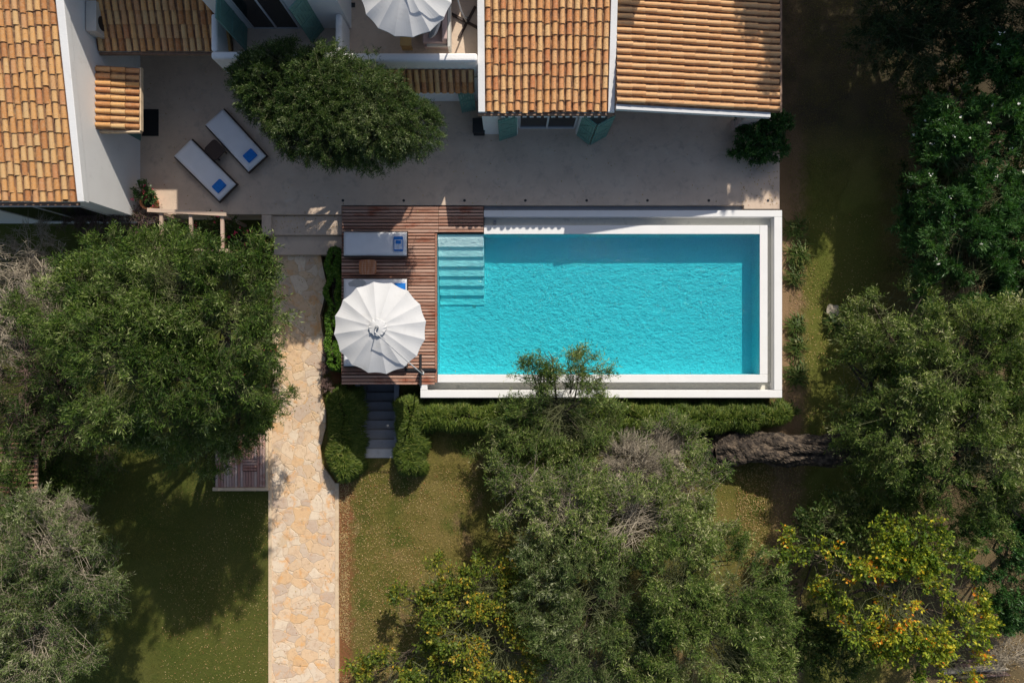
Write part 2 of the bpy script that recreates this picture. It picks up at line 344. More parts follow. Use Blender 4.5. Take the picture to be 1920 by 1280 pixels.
# ---- terrace slab, steps, path
mb = MB()
mb.prism([G(*p) for p in ((180,-260),(1462,-260),(1462,392),(1395,392),(1395,385),(640,385),(640,402),(180,402))], -1.3, 0)
struct('terrace', mb, M['terrace'], bevel=.012)
mb = MB(); gbox(mb, 497,403,640,439,-1.3,-.17); gbox(mb, 507,439.2,640,475,-1.3,-.34); gbox(mb, 490,402.3,508,440,-1.3,-.02)
struct('terrace_steps', mb, M['terrace'], bevel=.012)
mb = MB(); gbox(mb, 907.5,385.5,1394.5,393,-1.3,-.16)
struct('paved_gap', mb, M['paint_grey'])
pz = lambda y: -.52-.42*min(1,max(0,(y-475)/330))
mb = MB(); yy = [475+i*15 for i in range(60)]
Lx = lambda y: 508 if y < 560 else (512 if y < 800 else 505)
Rx = lambda y: 609 if y < 905 else 635
def path_edge(y): 
    return (511 if y < 812 else 510), (606+ (6*math.sin(y*.05) if y < 905 else 0) if y < 905 else 628)
rows = []
for y in [475,500,530,560,590,620,650,680,710,740,770,800,812,840,870,905,906]+[940+40*i for i in range(12)]:
    l, r = path_edge(y); z = pz(y); a, b = P(l,y,z), P(r,y,z); rows.append((a,b))
vs = []
for a, b in rows: vs += [a, b, a-Vector((0,0,.3)), b-Vector((0,0,.3))]
fs = []
for i in range(len(rows)-1):
    o = i*4; fs += [(o+4,o+5,o+1,o), (o,o+2,o+6,o+4), (o+1,o+5,o+7,o+3)]
mb.add(vs, fs); struct('path', mb, M['paving'])
for sgn, x0, x1, y0, y1 in ((0,503,510,800,1400),(1,628,635,905.5,1400)):
    mb = MB(); y = y0
    while y < y1:
        a = P(x0,y,pz(y)+.015); b = P(x1,min(y+88,y1),pz(y)+.015); mb.rn = random.random()
        mb.box((a.x,a.y,a.z-.3),(b.x,b.y-.0+.006,a.z)); y += 88
    struct('path_kerb', mb, M['cream'], bevel=.008)

# ---- small timber deck beside the path
rt = thing('garden_deck', P(450,862,GZ), 'small weathered timber deck with cream stone edging left of the stone path', 'deck')
mb = MB(); z1 = -.86
x = 404.0
while x < 497:
    w = 5.2; mb.rn = random.random()
    if 455 < x < 480:
        for (ya,yb) in ((815,860),(884,913)):
            a, b = P(x,ya,z1), P(x+w-.9,yb,z1); mb.box((a.x,a.y,z1-.04),(b.x,b.y,z1))
    else:
        a, b = P(x,815,z1), P(x+w-.9,913,z1); mb.box((a.x,a.y,z1-.04),(b.x,b.y,z1))
    x += w
for k in range(4):
    mb.rn = random.random(); a, b = P(454.5,861+k*5.6,z1), P(481.5,865.7+k*5.6,z1); mb.box((a.x,a.y,z1-.04),(b.x,b.y,z1))
mb.build('boards', M['deck_v'], rt, attr=True)
mb = MB(); pbox(mb, 398,913.8,503,920,-1.2,-.83); pbox(mb, 497.5,806,503,913.6,-1.2,-.83); mb.build('stone_edging', M['cream'], rt, bevel=.01)
mb = MB(); pbox(mb, 402,812,497,913.5,-1.2,-.93); mb.build('bearers', M['black'], rt)

# ---- main pool deck (boards east-west)
rt = thing('pool_deck', G(730,550,-.0), 'weathered red timber deck at the left end of the pool', 'deck')
mb = MB(); y = 387.5
while y < 717:
    x0, x1 = 640.5, 819
    segs = [(x0, x1)] if y > 437 else [(x0, 822), (822.6, 906.5)]
    for a_, b_ in segs:
        j = [a_, b_]
        if b_-a_ > 150 and random.random() < .5: q = random.choice([762,700,760]); j = [a_, q, q+.5, b_]
        for k in range(0, len(j), 2):
            mb.rn = random.random(); dz = random.uniform(-.003,.003)
            yo = random.uniform(-.25,.25)
            if y > 437 and j[k+1] > 815: e = 815
            else: e = j[k+1]
            mb.box(G(j[k], y+yo, -.035), G(e, y+yo+4.3+random.uniform(-.3,.25), .0+dz))
    y += 6.2
for k in range(1): 
    mb.rn = .1; mb.box(G(815.6,438,-.035), G(819.4,717,.002))
mb.build('deck_boards', M['deck'], rt, attr=True)
mb = MB(); gbox(mb, 641,387,819.2,717,-.30,-.055); gbox(mb, 641,387,676,717,-1.3,-.32); gbox(mb,742,387,787,717,-1.3,-.32); gbox(mb, 676.5,387,741.5,700,-2.9,-.32); gbox(mb, 819.6,387,906.5,437,-.9,-.055)
mb.build('deck_base', M['darkwood'], rt)

# ---- pool
WZ = -.05; FZ = -.83
pool = thing('swimming_pool', G(1120,570,FZ), 'rectangular infinity pool with white double rim and turquoise floor', 'swimming pool')
X0, X1, Y0, Y1 = 820, 1425, 439, 702
mb = MB()
def inner(mb, x0,y0,x1,y1,z0,z1):       # open box seen from inside
    a, b = G(x0,y1,z0), G(x1,y0,z1)
    mb.add([(a.x,a.y,a.z),(b.x,a.y,a.z),(b.x,b.y,a.z),(a.x,b.y,a.z),(a.x,a.y,b.z),(b.x,a.y,b.z),(b.x,b.y,b.z),(a.x,b.y,b.z)],
       [(0,1,2,3),(0,4,5,1),(1,5,6,2),(2,6,7,3),(3,7,4,0)])
inner(mb, X0,Y0,X1,Y1,FZ,-.06); mb.build('basin', M['basin'], pool)
mb = MB(); gbox(mb, 907.3,422,X1,Y0-.2,-.9,-.03); gbox(mb, X1+.2,422,1440,Y1-.0,-.9,-.03); gbox(mb, 820.3,Y1+.2,1440,717,-.9,-.03)
mb.build('overflow_rim', M['poolwhite'], pool, bevel=.012)
mb = MB(); gbox(mb, 907.3,394,1467,406.5,-1.3,-.02); gbox(mb, 1452,406.7,1467,731.3,-1.3,-.02); gbox(mb, 788,731.5,1467,745.5,-1.3,-.02); gbox(mb, 788,718.3,801,731.3,-1.3,-.02)
mb.build('outer_rim', M['poolwhite'], pool, bevel=.012)
mb = MB(); gbox(mb, 907.5,406.7,1451.8,421.8,-1.2,-.32); gbox(mb, 1440.2,422,1451.8,717,-1.2,-.32); gbox(mb, 801.3,717.2,1451.8,731.2,-1.2,-.42)
mb.build('overflow_channel', M['channel'], pool)
mb = MB(); gbox(mb, 925,411,930,418,-.318,-.22); mb.build('channel_drain', M['paint_grey'], pool)
nst = 7
for k in range(nst):
    mb = MB(); top_ = -.135-.107*k; ya = 439.6 if k == 0 else 444+17.9*k
    gbox(mb, 820.6, ya, 906.8, 444+17.9*(k+1)-.05, FZ+.002, top_)
    mb.build('pool_step', M['poolstep'], pool, bevel=.008)
for (dx,dy) in ((887,571),(1185,700.9),):
    mb = MB(); c = G(dx,dy,FZ+.004)
    if dy < 600: mb.lathe(c, [(.07,0),(.07,.008),(.05,.012)], 16); mb.build('floor_drain', M['steel'], pool)
mb = MB(); a, b = G(X0+.25,Y1-.25,FZ+.012), G(X1-.25,Y0+.25,WZ); mb.box(a, b)
w = struct('pool_water', mb, M['water'])

# ---- sunken service stair
st = thing('basement_stair', P(709,800,GZ), 'dark grey sunken concrete stair between two rosemary hedges below the deck', 'stairs')
yt = 858.0; z = -.98
cy = P(0,858,z).y
for k in range(8):
    mb = MB(); d = .31
    y0 = cy + k*d
    mb.box((hx0+.004, y0+(.004 if k else 0), z-.6), (hx1-.004, y0+d, z)); mb.build('tread', M['stepwhite'] if k == 0 else M['paint_grey'], st, bevel=.008)
    z -= .17 if k else .05
mb = MB(); mb.box((hx0-.16,hy0-.0,-2.9),(hx0,hy1,-.80)); mb.build('side_wall', M['paint_grey'], st)
mb = MB(); mb.box((hx1,hy0-.0,-2.9),(hx1+.16,hy1,-.80)); mb.build('side_wall', M['paint_grey'], st)
mb = MB(); mb.box((hx0+.005,cy+2.48,-2.9),(hx1-.005,hy1,-2.3)); mb.build('landing', M['paint_grey'], st)

# ---------------------------------------------------------------- roofs
def tile_roof(name, mat, parent, A, B, C, D, ncol, nrow, hgt=.055, lift=.028, seed=1, thick=.07):
    """A,B eave ends, C,D ridge ends (C above B). Round cap tiles over troughs."""
    rnd = random.Random(seed); mb = MB()
    A,B,C,D = map(Vector, (A,B,C,D))
    nrm = (B-A).cross(D-A).normalized()
    if nrm.z < 0: nrm = -nrm
    def pt(u, v, h): return A*(1-u)*(1-v)+B*u*(1-v)+C*u*v+D*(1-u)*v+nrm*h
    du = 1/ncol; cs = 6
    for r in range(nrow):
        v0 = r/nrow-(.012 if r else .0); v1 = (r+1)/nrow
        jr = rnd.uniform(-.05,.05)*du; colw = None
        for c in range(ncol):
            uc = (c+.5)*du+rnd.uniform(-.05,.05)*du; jl = rnd.uniform(-.007,.007)
            # trough
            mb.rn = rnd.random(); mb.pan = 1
            ul = (c)*du; prof = [(-.36,.015),(-.18,-.004),(0,-.01),(.18,-.004),(.36,.015)]
            lo = [pt(min(1,max(0,ul+p*du)), v0, h+lift*.6) for p,h in prof]; hi = [pt(min(1,max(0,ul+p*du)), v1, h) for p,h in prof]
            mb.add(lo+hi, [(i,i+1,i+6,i+5) for i in range(4)])
            # cap
            mb.pan = 0; mb.rn = rnd.random()
            wl, wh = .37*du, .31*du; vs = []
            for (vv, ww, l) in ((v0+jl, wl, lift), (v1, wh, 0.0)):
                for i in range(cs+1):
                    a = math.pi*i/cs; vs.append(pt(min(1,max(0,uc-math.cos(a)*ww)), vv, .006+l+math.sin(a)*hgt*(1 if vv==v1 else 1.12)))
            for i in range(cs+1):       # lip thickness at the lower end
                a = math.pi*i/cs; vs.append(pt(min(1,max(0,uc-math.cos(a)*wl*.74)), v0+jl, .0+l*0+lift*.6+math.sin(a)*hgt*.72))
            n = cs+1
            mb.add(vs, [(i,i+1,n+i+1,n+i) for i in range(cs)])
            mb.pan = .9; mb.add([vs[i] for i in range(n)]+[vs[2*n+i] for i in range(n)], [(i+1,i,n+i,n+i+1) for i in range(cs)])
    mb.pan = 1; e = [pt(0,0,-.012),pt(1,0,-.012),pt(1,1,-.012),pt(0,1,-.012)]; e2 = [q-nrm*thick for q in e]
    mb.add(e+e2, [(0,1,2,3),(7,6,5,4),(0,4,5,1),(1,5,6,2),(2,6,7,3),(3,7,4,0)])
    return mb.build(name, mat, parent, attr=True)

# ---- left house
hs = thing('house', G(200,400,0), 'white house at the left edge with a long clay tiled roof and gable wall', 'house')
lz = lambda yg: 3.02+(405-yg)*.0030         # roof height against plan y
def lp(xp, yg): z = lz(yg); k = (H-z)/F; return Vector(((xp-960)*k, (640-yg)/S, z))
A = lp(-260,412); B = lp(146,412); Dn = lp(-330,-60); Cn = lp(80,-60)
tile_roof('roof', M['tile'], hs, A, B, Cn, Dn, 29, 21, seed=3)
wx = G(263,0).x
mb = MB(); vA = G(263,409); vB = G(263,-80)
za, zb = lz(409)-.10, lz(-80)-.10
xl = A.x+.3
mb.add([(xl,vA.y,-1.2),(wx,vA.y,-1.2),(wx,vB.y,-1.2),(xl,vB.y,-1.2),(xl,vA.y,za),(wx,vA.y,za),(wx,vB.y,zb),(xl,vB.y,zb)],
       [(0,3,2,1),(4,5,6,7),(0,1,5,4),(1,2,6,5),(2,3,7,6),(3,0,4,7)])
mb.build('wall', M['white'], hs)
mb = MB()                                    # raised white verge along the gable
e0 = B+Vector((.02,-.02,.0)); e1 = Cn+Vector((.02,0,0))
mb.add([(e0.x,e0.y,e0.z-.2),(wx+.02,e0.y,e0.z-.2),(wx+.02,e1.y,e1.z-.2),(e1.x,e1.y,e1.z-.2),(e0.x,e0.y,e0.z+.06),(wx+.02,e0.y,e0.z+.06),(wx+.02,e1.y,e1.z+.06),(e1.x,e1.y,e1.z+.06)],
       [(0,3,2,1),(4,5,6,7),(0,1,5,4),(1,2,6,5),(2,3,7,6),(3,0,4,7)])
mb.build('verge', M['white'], hs, bevel=.02)
mb = MB(); mb.box((A.x,A.y-.10,A.z-.12),(B.x,A.y-.015,A.z-.06)); mb.build('gutter', M['gutter'], hs)
def wall_window(parent, name, xa, xb, y, z0, z1, bars=1, depth=.03):
    mb = MB(); mb.box((xa,y,z0),(xb,y-.012,z1)); g_ = mb.build('glass', M['glass'], None)
    bpy.data.objects.remove(g_)
    fr = MB(); t = .06
    fr.box((xa,y-.0,z0),(xb,y-depth,z0+t)); fr.box((xa,y,z1-t),(xb,y-depth,z1))
    fr.box((xa,y,z0+t),(xa+t,y-depth,z1-t)); fr.box((xb-t,y,z0+t),(xb,y-depth,z1-t))
    for k in range(bars):
        xm = xa+(xb-xa)*(k+1)/(bars+1); fr.box((xm-t*.5,y,z0+t),(xm+t*.5,y-depth,z1-t))
    f_ = fr.build(name, M['frame'], parent)
    p = MB(); p.box((xa+t,y-.004,z0+t),(xb-t,y-.014,z1-t)); p.build('pane', M['glass'], f_)
    return f_
wall_window(hs, 'window', G(60,0).x, G(225,0).x, G(0,409).y, -.6, 2.1, 1)
# door canopy on the gable wall
ca, cb = G(0,178).y, G(0,284).y
rt_ = tile_roof('door_canopy', M['tile'], hs, (G(331,0).x,cb,2.24),(G(331,0).x,ca,2.24),(wx,ca,2.47),(wx,cb,2.47), 9, 3, seed=8)
mb = MB(); mb.box((wx,cb-.06,2.16),(G(332,0).x,cb-.005,2.30)); mb.box((G(331.5,0).x,cb-.004,2.17),(G(334,0).x,ca,2.30)); mb.build('canopy_trim', M['cream'], hs)
mb = MB()
for yy_ in (cb+.12, ca-.25):
    mb = MB(); mb.tube([(wx,yy_,1.7),(G(322,0).x,yy_,2.17),(wx,yy_,2.17)], .045, 6); mb.build('canopy_bracket', M['teak'], hs)
mb = MB(); mb.box((wx,cb+.35,0),(wx+.02,ca-.35,2.05)); mb.build('door', M['shutter'], hs)

mb = MB(); pbox(mb, 266,205,297,255,.003,.02)
tag(mb.build('door_mat', M['black'], loc=P(281,230,0)), 'black rectangular door mat on the courtyard beside the left house', 'door mat')
ac = thing('air_conditioner', (wx,G(0,100).y,2.4), 'off white air conditioner unit mounted high on the left house wall', 'air conditioner')
mb = MB(); mb.box((wx+.03,G(0,134).y,2.42),(wx+.33,G(0,84).y,3.0)); cs_ = mb.build('casing', M['acplastic'], ac, bevel=.02)
mb = MB(); mb.lathe((0,0,0), [(.2,0),(.2,.02)], 20); fan = mb; 
fan.v = [(wx+.33+v[2], G(0,115).y+v[0], 2.71+v[1]) for v in fan.v]; fan.build('fan_grille', M['blackmetal'], ac)
mb = MB(); mb.tube([(wx+.03,G(0,84).y+.05,2.6),(wx+.04,G(0,84).y+.2,2.6),(wx+.04,G(0,84).y+.25,1.2)], .02, 6); mb.build('pipe', M['frame'], ac)

# ---- villa
vl = thing('villa', G(1000,200,0), 'white villa across the top with clay tiled roofs and two walled balconies', 'house')
FL = 2.3; PT = 3.25; SB = 2.08
# upper storey blocks standing outside the picture's top edge
mb = MB(); gbox(mb, 480,112,689,-330,FL,5.75); mb.build('upper_wall', M['white'], vl)
mb = MB(); gbox(mb, 474,108,692,-330,5.75,5.95); mb.build('upper_roof', M['cream'], vl)
mb = MB(); gbox(mb, 264,52,479.5,-330,0.002,4.8); mb.build('rear_wall', M['white'], vl)
mb = MB(); gbox(mb, 264,52,479.5,-330,4.801,4.9); mb.build('rear_roof', M['cream'], vl)
mb = MB(); gbox(mb, 690,0,905,-330,FL+.01,5.8); mb.build('north_wall', M['white'], vl)
mb = MB(); gbox(mb, 690,0,907,-330,5.801,5.95); mb.build('north_roof', M['cream'], vl)
# lean-to roof
tile_roof('lean_to_roof', M['tile'], vl, G(264.5,152,2.36), G(490,152,2.36), G(490,53,3.0), G(264.5,53,3.0), 19, 5, seed=5)
mb = MB(); gbox(mb, 264.5,157,489,153,2.25,2.33); mb.build('gutter', M['gutter'], vl)
mb = MB(); gbox(mb, 480,105,907,60,0,2.0); mb.build('ground_floor_wall', M['white'], vl)
# balcony slab
bx0 = P(395,0,PT).x; by1 = P(0,110,PT).y; bx1 = P(640,0,PT).x
by2 = P(0,115,PT).y
mb = MB(); mb.box((bx0+.01,by1+.01,SB),(G(907,0).x,G(0,-120).y,FL)); mb.build('balcony_floor', M['terrace'], vl)
t_ = .21
def par(xa,ya,xb,yb,name='parapet'):
    mb = MB(); mb.box((xa,ya,SB-.01),(xb,yb,PT)); return mb.build(name, M['white'], vl, bevel=.07, seg=3)
par(bx0, by1+t_+.003, bx0+t_*.85, G(0,112).y)
par(bx0, by1, bx1, by1+t_)
par(bx1-.003+.006, by2, P(895,0,PT).x, by2+t_+.03)
par(P(628,0,PT).x, by1+t_+.006, P(641,0,PT).x, G(0,112).y-.0)
mb = MB(); c_ = P(661,10,FL); mb.box((c_.x-.08,c_.y-.07,FL+.002),(c_.x+.08,c_.y+.07,FL+.006)); mb.build('floor_drain', M['blackmetal'], vl)
# balcony door
yd = G(0,111.5).y
f_ = wall_window(vl, 'balcony_door', G(523,0).x, G(604,0).x, yd, FL+.004, FL+2.15, 1)
def panel(parent, a, b, z0, z1, t=.035, name='shutter', planks=6, label=None):
    a, b = Vector((a[0],a[1],0)), Vector((b[0],b[1],0)); d = (b-a); ln = d.length; d.normalize(); nn = Vector((-d.y,d.x,0))
    mb = MB()
    for k in range(planks):
        w = ln/planks; c = a+d*(k+.5)*w; c.z = (z0+z1)/2
        mb.obox(c, d*(w*.5-.004), nn*t*.5, Vector((0,0,(z1-z0)/2)))
    for zz in (z0+.25, z1-.25, (z0+z1)/2):
        c = (a+b)/2; c.z = zz; mb.obox(c, d*(ln*.5-.02), nn*(t*.5+.014), Vector((0,0,.05)))
    c0 = a+d*.05; c1 = b-d*.05
    for (za_, zb_) in ((z0+.3,(z0+z1)/2-.06),((z0+z1)/2+.06,z1-.3)):
        q0 = Vector((c0.x,c0.y,za_)); q1 = Vector((c1.x,c1.y,zb_)); dd = (q1-q0); l2 = dd.length; dd.normalize(); up = dd.cross(nn).normalized()
        mb.obox((q0+q1)/2, dd*l2*.5, nn*(t*.5+.012), up*.035)
    return mb.build(name, M['shutter'], parent)
q = lambda x, y: P(x, y, FL)
panel(vl, q(464,46), q(462,97), FL+.02, FL+2.15)
panel(vl, q(608,55), q(585,82), FL+.02, FL+2.15)
# tiled awning under right balcony
za = 2.68
tile_roof('awning_roof', M['tile'], vl, (P(690,0,2.2).x, P(0,175,2.2).y, 2.25), (P(890,0,2.25).x, P(0,175,2.2).y, 2.25), (P(890,0,2.25).x, by2-.005, za), (P(690,0,2.25).x, by2-.005, za), 16, 2, seed=11)
mb = MB(); gbox(mb, 690,190,906,108,0.003,2.05); mb.build('recessed_wall', M['white'], vl)
panel(vl, G(866,212), G(893,207), .05, 2.0)
# main block
mz = lambda yg: 2.62+(259-yg)/S*.21
tile_roof('main_roof', M['tile_spotty'], vl, G(915.5,259,2.62), G(1119,259,2.62), G(1119,-100,mz(-100)), G(915.5,-100,mz(-100)), 17, 18, hgt=.062, seed=21)
def slab(name, xa, xb, ya, yb, z0f, dz, mat):
    mb = MB(); a = G(xa,ya); b = G(xb,yb)
    mb.add([(a.x,a.y,z0f(ya)-dz),(b.x,a.y,z0f(ya)-dz),(b.x,b.y,z0f(yb)-dz),(a.x,b.y,z0f(yb)-dz),(a.x,a.y,z0f(ya)),(b.x,a.y,z0f(ya)),(b.x,b.y,z0f(yb)),(a.x,b.y,z0f(yb))],
       [(0,1,2,3)[::-1],(4,5,6,7),(0,1,5,4),(1,2,6,5),(2,3,7,6),(3,0,4,7)]); return mb.build(name, mat, vl, bevel=.012)
slab('verge', 904,915.3,260,-100, lambda y: mz(y)+.05, .35, M['white'])
slab('verge', 1119.2,1130,260,-100, lambda y: mz(y)+.05, .35, M['white'])
mb = MB(); gbox(mb, 903,264,1131,260.3,2.50,2.585); mb.build('gutter', M['gutter'], vl)
mb = MB()
for k in range(17):
    mb = MB(); c = G(921+k*12,261.8,2.46); mb.box((c.x-.06,c.y-.05,2.42),(c.x+.06,c.y+.12,2.49)); mb.build('eave_bracket', M['white'], vl)
mb = MB()
zt = 2.5
for (xa,xb) in ((908,971),(1079,1126)): gbox(mb, xa,252,xb,238,0.003,zt)
gbox(mb, 971,252,1079,238,2.2,zt-.001); gbox(mb, 908,237.8,1126,-200,0.003,zt)
mb.build('main_wall', M['white'], vl)
wall_window(vl, 'sliding_door', G(972,0).x, G(1078,0).x, G(0,238.4).y, .01, 2.18, 1, .06)
panel(vl, G(969,254), G(936,265), .05, 2.15); panel(vl, G(1081,254), G(1104,272), .05, 2.15); panel(vl, G(1136,256), G(1106,272.5), .05, 2.15)
mb = MB(); c = G(1024,256,2.35); mb.lathe((c.x,c.y,2.3), [(.05,0),(.09,.03),(.09,.12),(.03,.16)], 14); mb.build('wall_lamp', M['paint_grey'], vl, smooth=False)
# porch roof (slopes east)
pe, pw = 2.22, 3.0
pl = lambda x, y: G(x, y, pw+(pe-pw)*(x-1128)/(1412-1128))
tile_roof('porch_roof', M['tile_pale'], vl, pl(1412,252), pl(1412,-90), pl(1130.5,-90), pl(1130.5,252), 30, 13, hgt=.06, lift=.018, seed=31)
mb = MB(); a = pl(1130.5,252.3); b = pl(1398,252.3)
mb.add([a+Vector((0,0,-.2)),b+Vector((0,0,-.2)),b+Vector((0,0,-.045)),a+Vector((0,0,-.045)),a+Vector((0,-.14,-.2)),b+Vector((0,-.14,-.2)),b+Vector((0,-.14,-.045)),a+Vector((0,-.14,-.045))],
       [(0,1,2,3)[::-1],(4,5,6,7),(0,4,5,1)[::-1],(3,2,6,7)[::-1],(0,3,7,4),(1,5,6,2)]); mb.build('porch_beam', M['frame'], vl)
mb = MB(); gbox(mb, 1412.5,253,1416,-90,2.2,2.29); mb.build('gutter', M['gutter'], vl)
mb = MB(); gbox(mb, 1127,150,1131,-90,0.004,3.0); gbox(mb, 1131.2,120,1411,112,.004,2.2); mb.build('porch_wall', M['white'], vl)
mb = MB(); random.seed(3)
for k in range(6):
    o_ = random.uniform(-1.5,1.5); gbox(mb, 1371+o_,227+o_*.4,1400+o_*.5,247+o_*.6,k*.34+.003,(k+1)*.34-.01)
mb.build('stone_pillar', M['stonepillar'], vl, bevel=.03)

mb = MB(); gbox(mb, 1188,-24,1212,-60,2.6,5.3); ch_ = mb.build('chimney', M['white'], vl, bevel=.03)
mb = MB(); gbox(mb, 1185,-21,1215,-63,5.302,5.4); mb.build('chimney_cap', M['cream'], ch_)

# terrace drains
for i, x in enumerate((643,757,871,985,1100,1214,1329,1440)):
    mb = MB(); c = P(x,376,0); mb.lathe((c.x,c.y,0.001), [(.045,0),(.045,.008),(.03,.011)], 14)
    tag(mb.build('floor_spot', M['blackmetal'], loc=c), 'small round black drain set flush in the terrace along its pool side', 'floor drain', 'round spots along the terrace edge')

# dark storage box by the villa
bxo = thing('planter_box', P(898,235,0), 'black square storage box on the terrace left of the green shutter', 'box')
mb = MB(); pbox(mb, 887,222,908,248,.01,.42); mb.build('body', M['black'], bxo, bevel=.015)
mb = MB(); pbox(mb, 886,221,909,249,.424,.46); mb.build('lid', M['blackmetal'], bxo, bevel=.01)

# ---------------------------------------------------------------- furniture
def rounded(w, h, r, n=5):
    pts = []
    for cx, cy, a0 in ((w/2-r,h/2-r,0),(-w/2+r,h/2-r,90),(-w/2+r,-h/2+r,180),(w/2-r,-h/2+r,270)):
        for k in range(n+1): a = math.radians(a0+90*k/n); pts.append((cx+r*math.cos(a), cy+r*math.sin(a)))
    return pts
def cpy(o, parent=None):
    c = o.copy(); COL.objects.link(c); c.parent = parent
    for ch in list(o.children): cpy(ch, c)
    return c
def make_lounger():
    WL0 = Vector((0,0,0))
    r = thing('sun_lounger', (0,0,0), '', 'sun lounger'); 
    Ln, Wd = 2.03, .76
    mb = MB()
    for s in (-1,1): mb.box((-Ln/2-.03, s*(Wd/2+.02)-.03, .16), (Ln/2+.03, s*(Wd/2+.02)+.03, .25))
    for xx in (-Ln/2-.03, Ln/2-.03): mb.box((xx,-Wd/2+.012,.16),(xx+.06,Wd/2-.012,.25))
    for k in range(16): xx = -Ln/2+.1+k*.122; mb.box((xx,-Wd/2+.012,.215),(xx+.07,Wd/2-.012,.24))
    mb.build('frame', M['darkwood'], r, bevel=.008)
    for sx in (-1,1):
        for sy in (-1,1):
            l = MB(); l.box((sx*(Ln/2-.08)-.035, sy*(Wd/2-.0)-.03, 0), (sx*(Ln/2-.08)+.035, sy*(Wd/2)+.03, .158)); l.build('leg', M['darkwood'], r)
    mb = MB()
    nx_, ny_ = 30, 12
    xh = -Ln/2+.72                        # hinge between seat and backrest
    top = []; 
    for i in range(nx_+1):
        for j in range(ny_+1):
            x = -Ln/2+Ln*i/nx_; y = -Wd/2+Wd*j/ny_
            e = min(1, min(x+Ln/2, Ln/2-x, y+Wd/2, Wd/2-y)/.05); z = .30+.05*math.sqrt(max(0,1-(1-e)**2))
            z += .05*max(0,(xh-x))/.7 - .028*math.exp(-((x-xh)/.02)**2)+.004*math.sin(x*9+y*4)
            top.append((x,y,z))
    bot = [(x,y,.252) for (x,y,z) in top]
    n = len(top); W = ny_+1; fs = [(i*W+j,(i+1)*W+j,(i+1)*W+j+1,i*W+j+1) for i in range(nx_) for j in range(ny_)]
    fs2 = [tuple(n+q_ for q_ in f[::-1]) for f in fs]
    side = []
    for i in range(nx_): side += [(i*W,n+i*W,n+(i+1)*W,(i+1)*W), (i*W+ny_,(i+1)*W+ny_,n+(i+1)*W+ny_,n+i*W+ny_)]
    for j in range(ny_): side += [(j,j+1,n+j+1,n+j), (nx_*W+j,n+nx_*W+j,n+nx_*W+j+1,nx_*W+j+1)]
    mb.add(top+bot, fs+fs2+side); mb.build('mattress', M['cushion'], r, smooth=True)
    mb = MB(); mb.tube([(-Ln/2+.01,-Wd/2+.01,.27),(Ln/2-.01,-Wd/2+.01,.27),(Ln/2-.01,Wd/2-.01,.27),(-Ln/2+.01,Wd/2-.01,.27),(-Ln/2+.01,-Wd/2+.01,.27)], .008, 5); mb.build('piping', M['greyfab'], r)
    return r
lg = make_lounger()
GRL = 'white cushioned sun loungers'
def place(o, x, y, ang, label): o.location = P(x,y,.33)-Vector((0,0,.33)); o.rotation_euler = (0,0,math.radians(ang)); o['label'] = label; o['group'] = GRL; return o
l1 = place(lg, 703.5,457,0, 'white lounger on the deck nearest the terrace, in shade with a folded towel and magazine')
l2 = place(cpy(lg), 703.5,545,0, 'white lounger on the deck poking out above the open round parasol')
l3 = place(cpy(lg), 703.5,664,0, 'white lounger on the deck almost wholly hidden under the round parasol')
l4 = place(cpy(lg), 441.5,263,-47.5, 'white lounger in the courtyard nearer the bushy tree, blue towel on its end')
l5 = place(cpy(lg), 384,319,-45, 'white lounger in the courtyard farther from the bushy tree, blue towel on its end')
def towel(x, y, ang, w, h, label, mat='bluetowel', name='folded_towel'):
    mb = MB(); 
    for k in range(3):
        d = .005*k; mb.prism([(p[0]+random.uniform(-.004,.004),p[1]) for p in rounded(w-d,h-d,.03)], k*.022, k*.022+.0205)
    o = mb.build(name, M[mat], bevel=.006); o.location = P(x,y,.37)-Vector((0,0,.37-.353)); o.rotation_euler = (0,0,math.radians(ang))
    return tag(o, label, 'towel', 'folded towels on loungers' )
towel(469,292,-47,.30,.38,'folded blue towel on the courtyard lounger nearer the bushy tree')
towel(411,349,-45,.30,.38,'folded blue towel on the courtyard lounger farther from the bushy tree')
towel(747,457,0,.30,.47,'blue and white folded towel on the shaded deck lounger')
towel(750,537,0,.36,.22,'folded blue towel on the deck lounger poking out above the parasol')
# magazine lying on the shaded lounger's towel
mg = thing('magazine', P(747,457,.44)-Vector((0,0,.0)), 'blue and white magazine lying on the towel of the shaded deck lounger', 'magazine')
mb = MB(); c = P(747,456,.43); mb.box((c.x-.13,c.y-.20,.422),(c.x+.13,c.y+.12,.430)); mb.build('cover', M['paper'], mg)
mb = MB(); mb.box((c.x-.09,c.y-.02,.4305),(c.x+.08,c.y+.09,.432)); mb.build('print', M['bluetowel'], mg)
mb = MB()
ra = random.Random(5)
for (dx,dy,s_) in ((0,0,.16),(.16,.02,.12),(-.15,-.02,.11)):
    pts = [(c_*s_*(1+.3*ra.random()), d_*s_*.7*(1+.3*ra.random())) for c_, d_ in [(math.cos(a),math.sin(a)) for a in [k*.7 for k in range(9)]]]
    b0 = P(668,531,.4); mb.prism([(b0.x+dx+p_[0], b0.y+dy+p_[1]) for p_ in pts], .365, .39+.01*ra.random())
tag(mb.build('crumpled_cloth', M['greyfab'], loc=P(668,531,.36), bevel=.01), 'crumpled grey cloth on the lounger poking out above the parasol', 'cloth')
